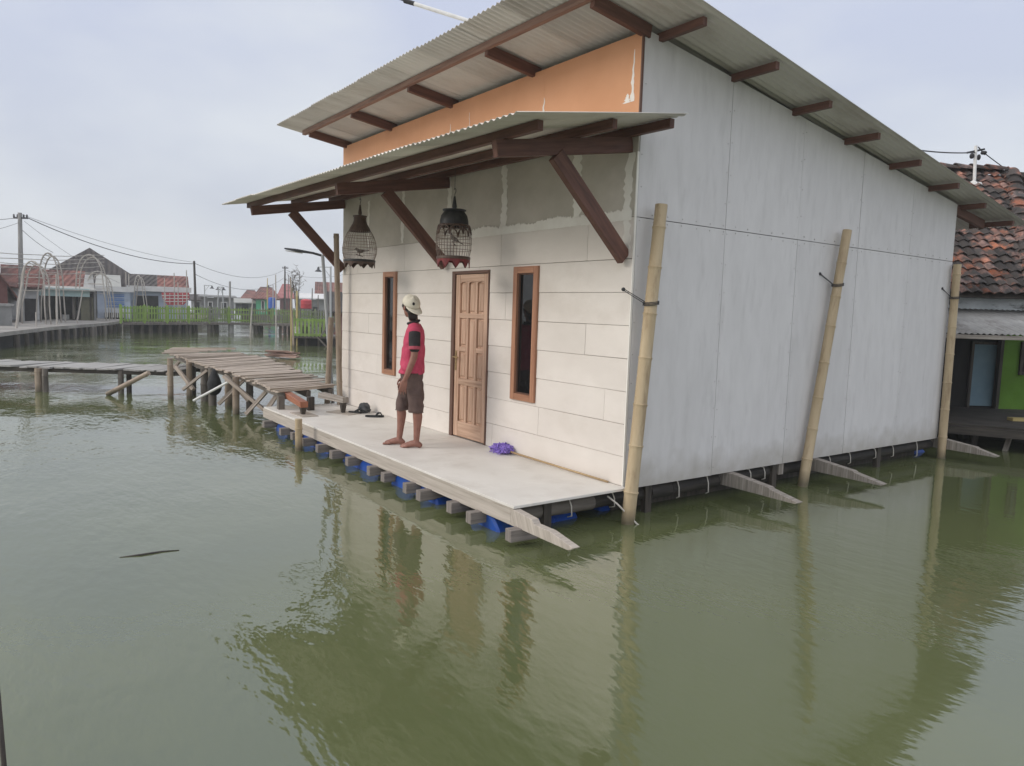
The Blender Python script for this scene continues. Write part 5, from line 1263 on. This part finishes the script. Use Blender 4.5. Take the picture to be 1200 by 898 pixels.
def lamp(pxb, pyb, pxt, pyt, D, dirn, label, r=.035, L=.5):
    a, b = at(pxb, pyb, D), at(pxt, pyt, D); T = thing('lamp_post', a, label, 'lamp post', 'lamp posts on the bridge'); mb = MB(); mb.tube([a, b], [r, r * .8], 8); mb.build('post', M_METALGREY, T, smooth='auto')
    e = b + RH * (dirn * L); mb = MB(); mb.tube([b - Vector((0, 0, .03)), e - Vector((0, 0, .03))], .022, 6); mb.tube([b - Vector((0, 0, .45)), b + RH * (dirn * L * .6) - Vector((0, 0, .05))], .015, 5); mb.build('arm', M_METALGREY, T)
    mb = MB(); mb.lathe([(.02, 0), (.05, -.05), (.05, -.10), (.15, -.19), (.14, -.20), (.001, -.17)], e - Vector((0, 0, .03)), 14); mb.build('lamp_shade', M_LAMPDARK, T, smooth='auto'); return T
lamp(240.5, 378, 239.5, 334, 48.2, 1, 'slim lamp post with its shade to the right over the bridge')
lamp(254.5, 377, 256, 336, 48.6, 1, 'left post of the lamp pair on the bridge', .04, .35)
lamp(262.5, 377, 260.5, 336, 48.8, -1, 'right post of the lamp pair on the bridge', .04, .3)
lamp(387.5, 384, 387.5, 312.5, 31, -1, 'lamp post with a bracket and bell shade behind the solar lamp', .05, .52)
lamp(320, 362, 320, 334, 64, -1, 'low lamp post by the blue barrel', .045, .4)
# solar street lamp beside the house
a = at(389.5, 465, 12.3); b = at(378, 298.5, 12.3); c = at(334, 291.5, 12.25)
SL = thing('solar_lamp', (a.x, a.y, -.9), 'solar street lamp with a long flat head leaning beside the floating house', 'street lamp')
mb = MB(); mb.tube([Vector((a.x + (a - b).x * .3, a.y + (a - b).y * .3, -.9)), a, b], [.032, .032, .028], 10); mb.build('post', M_METALGREY, SL, smooth='auto')
d = (c - b).normalized(); mb = MB(); mb.tube([b - Vector((0, 0, .02)), b + d * .16], .02, 8); mb.build('arm', M_LAMPDARK, SL, smooth='auto')
mb = MB(); mb.beam(b + d * .12, b + d * .42, .10, .030, w1=.17, h1=.045); mb.beam(b + d * .4205, c, .17, .045, w1=.12, h1=.022); mb.build('lamp_head', M_LAMPDARK, SL, bevel=.006)
mb = MB(); mb.beam(b + d * .34 + Vector((0, 0, -.030)), b + d * .60 + Vector((0, 0, -.032)), .11, .012); mb.build('lens', M_WHITEP, SL)
# ------------------------------------------------------------------ the neighbour's house at the right edge
D0 = 10.9
def L2(px, py, D): a = lz(px, py, D); return a
NF = Frame(lz(1150, 400, D0)[0], D0, 0, face=False)
NH = thing('tiled_house', NF(1.2, 3, WZ), 'old house with a mossy terracotta tile roof and a dark porch at the right edge', 'house')
lat = lambda px, D: lz(px, 400, D)[0] - lz(1150, 400, D0)[0]
xl, xr = -4.2, 2.6
# porch platform
PZ = .07
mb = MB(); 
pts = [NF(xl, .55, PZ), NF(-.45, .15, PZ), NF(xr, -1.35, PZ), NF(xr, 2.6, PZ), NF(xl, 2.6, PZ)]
mb.prism(pts, (0, 0, -.10)); mb.build('porch_floor', mat('shaded_porch_boards', (.038, .033, .027), (.07, .06, .05), (3, 3, 3), .85, bump=.004), NH)  # floor colour darkened to carry the porch roof's shade
mb = MB(); mb.beam(NF(xl, .52, PZ - .09), NF(-.45, .11, PZ - .09), .06, .12); mb.beam(NF(-.45, .11, PZ - .09), NF(xr, -1.39, PZ - .09), .06, .12); mb.build('edge_beam', M_DARKWOOD, NH)
for x, y in ((-1.6, .5), (-.7, .35), (.15, .3), (.95, -.1), (1.9, -.6), (-.3, 2.2), (1.2, 2.2), (-1.4, 2.2)):
    mb = MB(); q = NF(x, y, -1); mb.tube([q, NF(x + rnd.uniform(-.1, .1), y, PZ - .1)], .06, 8); mb.build('pile', M_DARKWOOD, NH, smooth='auto')
mb = MB(); mb.beam(NF(.42, -.12, WZ - .05), NF(.62, .06, PZ - .12), .06, .06); mb.build('brace', M_GREYWOOD, NH)
mb = MB(); fbox(mb, NF, xl, xr, 2.45, 2.5, -1, PZ - .1); mb.build('shade_skirt', M_SHADE, NH)  # dark sheet in place of the shade below the porch floor
# walls and door, their colours darkened to carry the porch's shade
zc = zpx(1150, 352, D0 + 2.6)
WY = 2.35
x_door0, x_door1 = lat(1141, D0 + WY), lat(1176, D0 + WY); zd = zpx(1158, 404, D0 + WY)
mb = MB(); fbox(mb, NF, xl, x_door0 - .05, WY, WY + .1, PZ, 2.3); fbox(mb, NF, x_door0 - .05, x_door1 + .05, WY, WY + .1, zd + .05, 2.3); fbox(mb, NF, x_door1 + .05, xr, WY, WY + .1, PZ, 2.3); mb.build('wall', mat('shaded_plank_wall', (.012, .0115, .012), (.026, .025, .025), (3, 3, 1), .85), NH)
mb = MB(); xg = lat(1177, D0 + WY - .14); fbox(mb, NF, xg, xr + .02, WY - .14, WY - .04, PZ, 2.2); mb.build('green_wall', mat('leaf_green_wall', (.09, .20, .015), (.125, .26, .03), (2, 2, 2), .8, c3=(.11, .19, .03), s3=(1.5, 1.5, 1.5), f3=(.5, .75)), NH)
mb = MB(); fbox(mb, NF, xg - .06, xg - .003, WY - .16, WY - .05, PZ, 2.2); mb.build('corner_post', M_DARKWOOD, NH)
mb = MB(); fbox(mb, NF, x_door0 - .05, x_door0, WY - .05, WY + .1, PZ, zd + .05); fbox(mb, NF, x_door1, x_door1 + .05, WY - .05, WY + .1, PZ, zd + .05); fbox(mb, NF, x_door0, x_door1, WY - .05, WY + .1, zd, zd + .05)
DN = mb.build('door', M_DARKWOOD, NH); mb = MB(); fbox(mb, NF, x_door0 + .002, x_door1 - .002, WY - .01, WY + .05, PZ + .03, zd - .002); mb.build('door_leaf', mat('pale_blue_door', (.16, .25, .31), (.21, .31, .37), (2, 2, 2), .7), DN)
mb = MB(); fbox(mb, NF, lat(1197, D0 + WY - .15), xr - .3, WY - .18, WY - .142, .7, 1.3); WN = mb.build('window', M_DARKWOOD, NH); mb = MB(); fbox(mb, NF, lat(1197, D0 + WY - .15) + .06, xr - .36, WY - .19, WY - .182, .76, 1.24); mb.build('pane', M_GLASS, WN)
mb = MB(); fbox(mb, NF, xr - .1, xr, WY + .1, 7.5, -.2, 2.3); fbox(mb, NF, xl, xl + .1, WY + .1, 7.5, -.2, 2.3); fbox(mb, NF, xl, xr, 7.5, 7.6, -.2, 2.3); mb.build('rear_wall', M_WALLG, NH)
# corrugated porch roof and the flat band above it
ze = zpx(1160, 391.5, D0); zb = zpx(1160, 363, D0 + 1.5)
mb = MB(); n = 260
for r_ in range(2):
    for i in range(n + 1):
        x = xl + (xr - xl) * i / n; y = (-.05, 1.5)[r_]; z = (ze, zb)[r_] + .014 * math.cos(2 * math.pi * x / .09); mb.v.append(NF(x, y, z))
for i in range(n): mb.face([i, i + 1, n + 2 + i, n + 1 + i])
mb.build('porch_roof', mat('aged_porch_sheet', (.30, .295, .28), (.42, .41, .39), (3, 3, 3), .75, c3=(.17, .155, .14), s3=(1.2, 1.2, 1.2), f3=(.5, .7)), NH, smooth=True, solid=.004)
mb = MB(); mb.beam(NF(xl, -.02, ze - .05), NF(xr, -.02, ze - .05), .05, .06); mb.build('eave_board', M_GREYWOOD, NH)
for x in (-1.3, 1.55): mb = MB(); mb.beam(NF(x, .04 if x < 0 else -.02, PZ), NF(x, .04 if x < 0 else -.02, ze - .08), .07, .07); mb.build('porch_post', M_DARKWOOD, NH)
z2 = zpx(1160, 346.5, D0 + 1.7)
mb = MB(); fbox(mb, NF, xl, xr, 1.56, 1.62, zb - .06, z2); mb.build('flashing', mat('stained_flashing', (.46, .49, .51), (.58, .61, .63), (3, 3, 6), .7, c3=(.15, .15, .15), s3=(2.5, 2.5, 9), f3=(.5, .62)), NH)
# tiled hip roof
ye, zE = 1.25, zpx(1160, 345, D0 + 1.3)
rzt = zpx(1165, 194, D0 + 4.3) - .13; ry = 4.3
hx = lat(1166, D0 + 4.3)                        # ridge end
cx = lat(1207, D0 + ye)                         # eave corner of the hip
A, Bc, Rr, Rl = NF(xl, ye, zE), NF(cx, ye, zE), NF(hx, ry, rzt), NF(xl + 1.6, ry, rzt)
Bk = NF(lat(1305, D0 + 5.4), 5.4, zE); Ak = NF(xl, 2 * ry - ye, zE)
mb = MB(); mb.v = [A, Bc, Rr, Rl, Bk, Ak]
dnv = Vector((0, 0, -.06)); mb.v = [v + dnv for v in mb.v]
for f in ((0, 1, 2, 3), (1, 4, 2), (4, 5, 3, 2), (5, 0, 3), (5, 4, 1, 0)): mb.face(f)
mb.build('roof_deck', M_DARKWOOD, NH)
M_TERRA = mat('mossy_terracotta', (.22, .075, .042), (.36, .14, .08), (7, 7, 7), .85, island=.42, isat=.45, c3=(.052, .042, .037), s3=(3.2, 3.2, 3.2), f3=(.36, .52), bump=.006, bscale=(30, 30, 30))
def tiles(a, b, c, d, tw, tl, name, seed):
    """rows of pantiles over the quad a-b (eave) d-c (ridge)"""
    g = random.Random(seed); mb = MB(); nr = int((d - a).length / tl) + 1
    nrm = (b - a).cross(d - a).normalized()
    if nrm.z < 0: nrm = -nrm
    for r in range(nr):
        t0, t1 = r / nr, min(1, (r + 1.35) / nr); p0, p1 = a.lerp(d, t0), b.lerp(c, t0); q0, q1 = a.lerp(d, t1), b.lerp(c, t1)
        L = (p1 - p0).length; n = max(1, int(L / tw)); ex = (p1 - p0).normalized()
        for k in range(n + 1):
            u = (k + .5) * tw
            if u > L: continue
            s = p0 + ex * u; up = (d.lerp(c, .5) - a.lerp(b, .5)); up = (up - ex * up.dot(ex)).normalized()
            rot = g.gauss(0, .05); lift = .014 + abs(g.gauss(0, .008)); e2 = (ex * math.cos(rot) + up * math.sin(rot)); u2 = (up * math.cos(rot) - ex * math.sin(rot))
            b0 = len(mb.v); TL = tl * 1.3; sl = g.gauss(0, .015)
            for j in range(2):
                for i in range(7):
                    f = i / 6 - .5; h = .022 * math.cos(f * 2 * math.pi * .95) + .012 * f
                    mb.v.append(s + e2 * (f * tw * 1.10) + u2 * (TL * j + sl) + nrm * (h + (lift + .028 if j == 0 else lift - .012)))
            m = len(mb.v)
            for i in range(7): mb.v.append(mb.v[b0 + i] - nrm * .016)
            for i in range(6): mb.face([b0 + i, b0 + i + 1, b0 + 8 + i, b0 + 7 + i]); mb.face([m + i, m + i + 1, b0 + i + 1, b0 + i])
    return mb.build(name, M_TERRA, NH)
xlo = -2.6
tiles(NF(xlo, ye - .06, zE), Bc, Rr, NF(xlo, ry, rzt), .185, .215, 'front_tiles', 4)
tiles(Bc, Bk, Rr, Rr, .185, .215, 'hip_tiles', 5)
def caps(p, q, w, l, name, seed):
    g = random.Random(seed); mb = MB(); L = (q - p).length; d = (q - p) / L; n = int(L / l); sd = d.cross(Vector((0, 0, 1))).normalized(); u = sd.cross(d)
    for k in range(n):
        b0 = len(mb.v); s = p + d * (k * l)
        for j in range(2):
            for i in range(9):
                a = math.pi * (i / 8); rr = w * (1.08 if j == 0 else .92)
                mb.v.append(s + d * (l * 1.18 * j) + sd * (math.cos(a) * rr) + u * (math.sin(a) * rr * .72 + (.03 if j == 0 else .0) + .015 + g.gauss(0, .004)))
        m = len(mb.v)
        for i in range(9): mb.v.append(mb.v[b0 + i] - u * .02)
        for i in range(8): mb.face([b0 + i, b0 + 9 + i, b0 + 10 + i, b0 + i + 1]); mb.face([m + i, b0 + i, b0 + i + 1, m + i + 1])
    return mb.build(name, M_TERRA, NH)
caps(Bc, Rr, .15, .30, 'hip_caps', 6); caps(NF(xlo, ry, rzt), Rr + RH * .05, .14, .32, 'ridge_caps', 7); caps(Bk, Rr, .15, .3, 'hip_caps', 8)
mb = MB(); mb.beam(Rr + Vector((0, 0, -.03)) - RH * .1, Rr + RH * .42 + Vector((0, 0, -.05)), .10, .09); mb.build('ridge_beam_end', M_DARKWOOD, NH)
mb = MB(); mb.v = [NF(xl, ye, zE), NF(xlo, ye, zE), NF(xlo, ry, rzt), NF(xl + 1.6, ry, rzt)]; mb.face((0, 1, 2, 3)); mb.build('hidden_slope', M_TILE, NH, solid=.03)
# small service mast on the tiles
a, b = at(1142, 216, D0 + 3.95), at(1143.5, 171, D0 + 3.95)
MS = thing('roof_mast', a - Vector((0, 0, .1)), 'short white service mast with black fittings set in the tile roof', 'mast')
mb = MB(); mb.tube([a - Vector((0, 0, .12)), b], .030, 10); mb.build('tube', M_WHITEP, MS, smooth='auto')
mb = MB(); mb.sphere(a + Vector((0, 0, -.03)), .12, 12, 8, sc=(1, 1, .9)); 
for v in mb.v: v += Vector((1, 1, 1)) * (.05 * mnoise.noise(v * 9))
mb.build('mortar', M_FASCIA, MS)
mb = MB(); mb.beam(b - RH * .16 - Vector((0, 0, .14)), b + RH * .18 - Vector((0, 0, .06)), .03, .035); mb.sphere(b - RH * .06 - Vector((0, 0, .20)), .05, 8, 6, sc=(.9, .9, 1.1)); mb.sphere(b + RH * .08 - Vector((0, 0, .22)), .042, 8, 6, sc=(.9, .9, 1.4)); mb.sphere(b + RH * .17 - Vector((0, 0, .13)), .048, 8, 6, sc=(1.3, 1, .8)); mb.tube([b + RH * .05 - Vector((0, 0, .02)), b + RH * .2 - Vector((0, 0, .17))], .012, 5)
mb.build('fittings', M_BLACK, MS, smooth='auto')
cable(b - Vector((0, 0, .13)), at(1050, 172, D0 + 1.0), .04, 'black cable from the roof mast to the floating house roof', .012)
cable(b + RH * .16 - Vector((0, 0, .12)), at(1230, 232, D0 + 5.2), .03, 'black cable from the roof mast down to the right', .010)
mb = MB(); fbox(mb, NF, lat(1192, D0 + .6), xr - .2, .52, .66, PZ + .002, PZ + .05); tag(mb.build('yellow_board', M_YELLOW), 'short yellow board lying on the dark porch floor', 'board')
# ------------------------------------------------------------------ water
def water_mat():
    m = bpy.data.materials.new('green_turbid_water'); m.use_nodes = True; nt = m.node_tree; N = nt.nodes; L = nt.links; b = N['Principled BSDF']
    b.inputs['Roughness'].default_value = .045; b.inputs['IOR'].default_value = WIOR
    g = N.new('ShaderNodeNewGeometry')
    def noise(sc, det, rough, loc=(0, 0, 0), rot=0):
        mp = N.new('ShaderNodeMapping'); mp.inputs['Scale'].default_value = sc; mp.inputs['Location'].default_value = loc; mp.inputs['Rotation'].default_value = (0, 0, rot)
        L.new(g.outputs['Position'], mp.inputs['Vector']); n = N.new('ShaderNodeTexNoise'); n.inputs['Scale'].default_value = 1; n.inputs['Detail'].default_value = det; n.inputs['Roughness'].default_value = rough
        L.new(mp.outputs[0], n.inputs['Vector']); return n.outputs['Fac']
    def math_(op, a, bb, c=None):
        k = N.new('ShaderNodeMath'); k.operation = op
        for i, x in enumerate((a, bb, c)):
            if x is None: continue
            if isinstance(x, (int, float)): k.inputs[i].default_value = x
            else: L.new(x, k.inputs[i])
        return k.outputs[0]
    def rng(v, a, b_, c, d):
        k = N.new('ShaderNodeMapRange'); k.inputs[1].default_value = a; k.inputs[2].default_value = b_; k.inputs[3].default_value = c; k.inputs[4].default_value = d; L.new(v, k.inputs[0]); return k.outputs[0]
    # colour: silt drifting in patches
    n0 = noise((.35, .35, .35), 3, .5); rp = N.new('ShaderNodeValToRGB'); rp.color_ramp.elements[0].position = .35; rp.color_ramp.elements[1].position = .7
    rp.color_ramp.elements[0].color = (*WC1, 1); rp.color_ramp.elements[1].color = (*WC2, 1); L.new(n0, rp.inputs[0]); L.new(rp.outputs[0], b.inputs['Base Color'])
    # ripples: calm in the lee of the house, choppier on the open side
    sx = N.new('ShaderNodeSeparateXYZ'); L.new(g.outputs['Position'], sx.inputs[0])
    lee = rng(math_('ADD', sx.outputs['X'], math_('MULTIPLY', sx.outputs['Y'], .35)), -9.0, .6, .75, .25)
    patch = rng(noise((.33, .33, .33), 2, .5, (5, 2, 0)), .38, .66, .25, 1.25)
    amp = math_('MULTIPLY', lee, patch)
    w1 = noise((2.4, 5.5, 1), 3, .55, (0, 0, 0), R(38)); w2 = noise((7, 15, 1), 2, .5, (3, 1, 0), R(30)); w3 = noise((.9, 1.6, 1), 2, .5, (1, 8, 0), R(50))
    h = math_('ADD', math_('MULTIPLY', w1, .034), math_('ADD', math_('MULTIPLY', w2, .018), math_('MULTIPLY', w3, .042)))
    h = math_('MULTIPLY', h, amp)
    bn = N.new('ShaderNodeBump'); bn.inputs['Strength'].default_value = 1.0; bn.inputs['Distance'].default_value = WBUMP; L.new(h, bn.inputs['Height']); L.new(bn.outputs[0], b.inputs['Normal'])
    return m
HAZE = .0014; WIOR = 1.95; WC1 = (.096, .112, .048); WC2 = (.118, .134, .058); WBUMP = .55
mb = MB(); S_ = 640
mb.v = [Vector((x, y, WZ)) for x, y in ((-S_, -S_), (S_, -S_), (S_, S_), (-S_, S_))]; mb.face((0, 1, 2, 3))
struct(mb.build('water', water_mat(), origin=(0, 0, WZ)))

# ------------------------------------------------------------------ haze
mb = MB(); H_ = 660; mb.box(-H_, H_, -H_, H_, WZ - 1.0, 14); hz = mb.build('haze', [], None, origin=(0, 0, WZ - 1)); hz['kind'] = 'stuff'
hm = bpy.data.materials.new('haze_air'); hm.use_nodes = True; hn = hm.node_tree.nodes; hn.remove(hn['Principled BSDF'])
pv = hn.new('ShaderNodeVolumePrincipled'); pv.inputs['Color'].default_value = (.90, .92, .95, 1); pv.inputs['Density'].default_value = HAZE; pv.inputs['Anisotropy'].default_value = .1
hm.node_tree.links.new(pv.outputs[0], hn['Material Output'].inputs['Volume']); hz.data.materials.append(hm)
# ------------------------------------------------------------------ sky and light
SUN_EL, SUN_AZ = R(27), math.atan2(-.93, -.36)         # azimuth as an angle in the xy plane
w = bpy.data.worlds.new('World'); scene.world = w; w.use_nodes = True; nt = w.node_tree; N = nt.nodes; L = nt.links
bg = N['Background']; bg.inputs['Strength'].default_value = .10
sky = N.new('ShaderNodeTexSky'); sky.sky_type = 'NISHITA'; sky.sun_disc = False; sky.sun_elevation = SUN_EL; sky.sun_rotation = math.pi / 2 - SUN_AZ
sky.air_density = 1.0; sky.dust_density = 3.0; sky.ozone_density = 1.0
tc = N.new('ShaderNodeTexCoord'); sp = N.new('ShaderNodeSeparateXYZ'); L.new(tc.outputs['Generated'], sp.inputs[0])
rp = N.new('ShaderNodeValToRGB'); e = rp.color_ramp.elements; e[0].position = .0; e[0].color = (4.35, 4.6, 5.1, 1); e[1].position = .55; e[1].color = (4.75, 5.2, 6.8, 1)
z_ = rp.color_ramp.elements.new(1.0); z_.color = (11.0, 11.0, 11.4, 1); k = rp.color_ramp.elements.new(.18); k.color = (4.65, 4.95, 5.75, 1); L.new(sp.outputs['Z'], rp.inputs[0])
nz = N.new('ShaderNodeTexNoise'); nz.inputs['Scale'].default_value = 2.2; nz.inputs['Detail'].default_value = 5; nz.inputs['Roughness'].default_value = .5
mp = N.new('ShaderNodeMapping'); mp.inputs['Scale'].default_value = (1, 1, 2.6); L.new(tc.outputs['Generated'], mp.inputs['Vector']); L.new(mp.outputs[0], nz.inputs['Vector'])
cm = N.new('ShaderNodeMapRange'); cm.inputs[1].default_value = .40; cm.inputs[2].default_value = .62; cm.inputs[3].default_value = 0; cm.inputs[4].default_value = .8; L.new(nz.outputs['Fac'], cm.inputs[0])
mc = N.new('ShaderNodeMix'); mc.data_type = 'RGBA'; L.new(cm.outputs[0], mc.inputs['Factor']); L.new(rp.outputs[0], mc.inputs['A']); mc.inputs['B'].default_value = (6.0, 6.25, 6.6, 1)
mx = N.new('ShaderNodeMix'); mx.data_type = 'RGBA'; mx.inputs['Factor'].default_value = .88; L.new(sky.outputs[0], mx.inputs['A']); L.new(mc.outputs['Result'], mx.inputs['B'])
# glow added to the unseen sky behind the camera to brighten the walls
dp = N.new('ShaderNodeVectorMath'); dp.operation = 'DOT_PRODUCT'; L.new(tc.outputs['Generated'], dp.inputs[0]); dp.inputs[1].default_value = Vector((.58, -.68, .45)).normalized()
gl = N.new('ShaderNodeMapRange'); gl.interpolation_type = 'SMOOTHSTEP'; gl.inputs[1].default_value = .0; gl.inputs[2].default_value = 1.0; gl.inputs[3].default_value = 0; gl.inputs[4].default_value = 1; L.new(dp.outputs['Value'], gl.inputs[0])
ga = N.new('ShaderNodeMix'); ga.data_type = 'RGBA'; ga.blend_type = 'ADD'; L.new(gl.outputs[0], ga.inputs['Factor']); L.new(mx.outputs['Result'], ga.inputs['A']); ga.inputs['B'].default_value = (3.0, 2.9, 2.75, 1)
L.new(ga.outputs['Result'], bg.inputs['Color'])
sl = bpy.data.lights.new('sun', 'SUN'); sl.energy = 1.05; sl.angle = R(22); sl.color = (1.0, .94, .86)
so = bpy.data.objects.new('sun', sl); COL.objects.link(so); so.location = (-6, -14, 12)
sd = Vector((math.cos(SUN_AZ) * math.cos(SUN_EL), math.sin(SUN_AZ) * math.cos(SUN_EL), math.sin(SUN_EL)))
so.rotation_euler = (-sd).to_track_quat('-Z', 'Y').to_euler()

vs = scene.view_settings; scene.display_settings.display_device = 'sRGB'; vs.view_transform = 'Standard'; vs.look = 'None'; vs.exposure = 0.44; vs.gamma = 1.0; vs.use_curve_mapping = False
cy = scene.cycles; cy.max_bounces = 8; cy.diffuse_bounces = 5; cy.glossy_bounces = 4; cy.transmission_bounces = 3; cy.use_denoising = True
cy.volume_bounces = 1; cy.caustics_reflective = True; cy.caustics_refractive = False
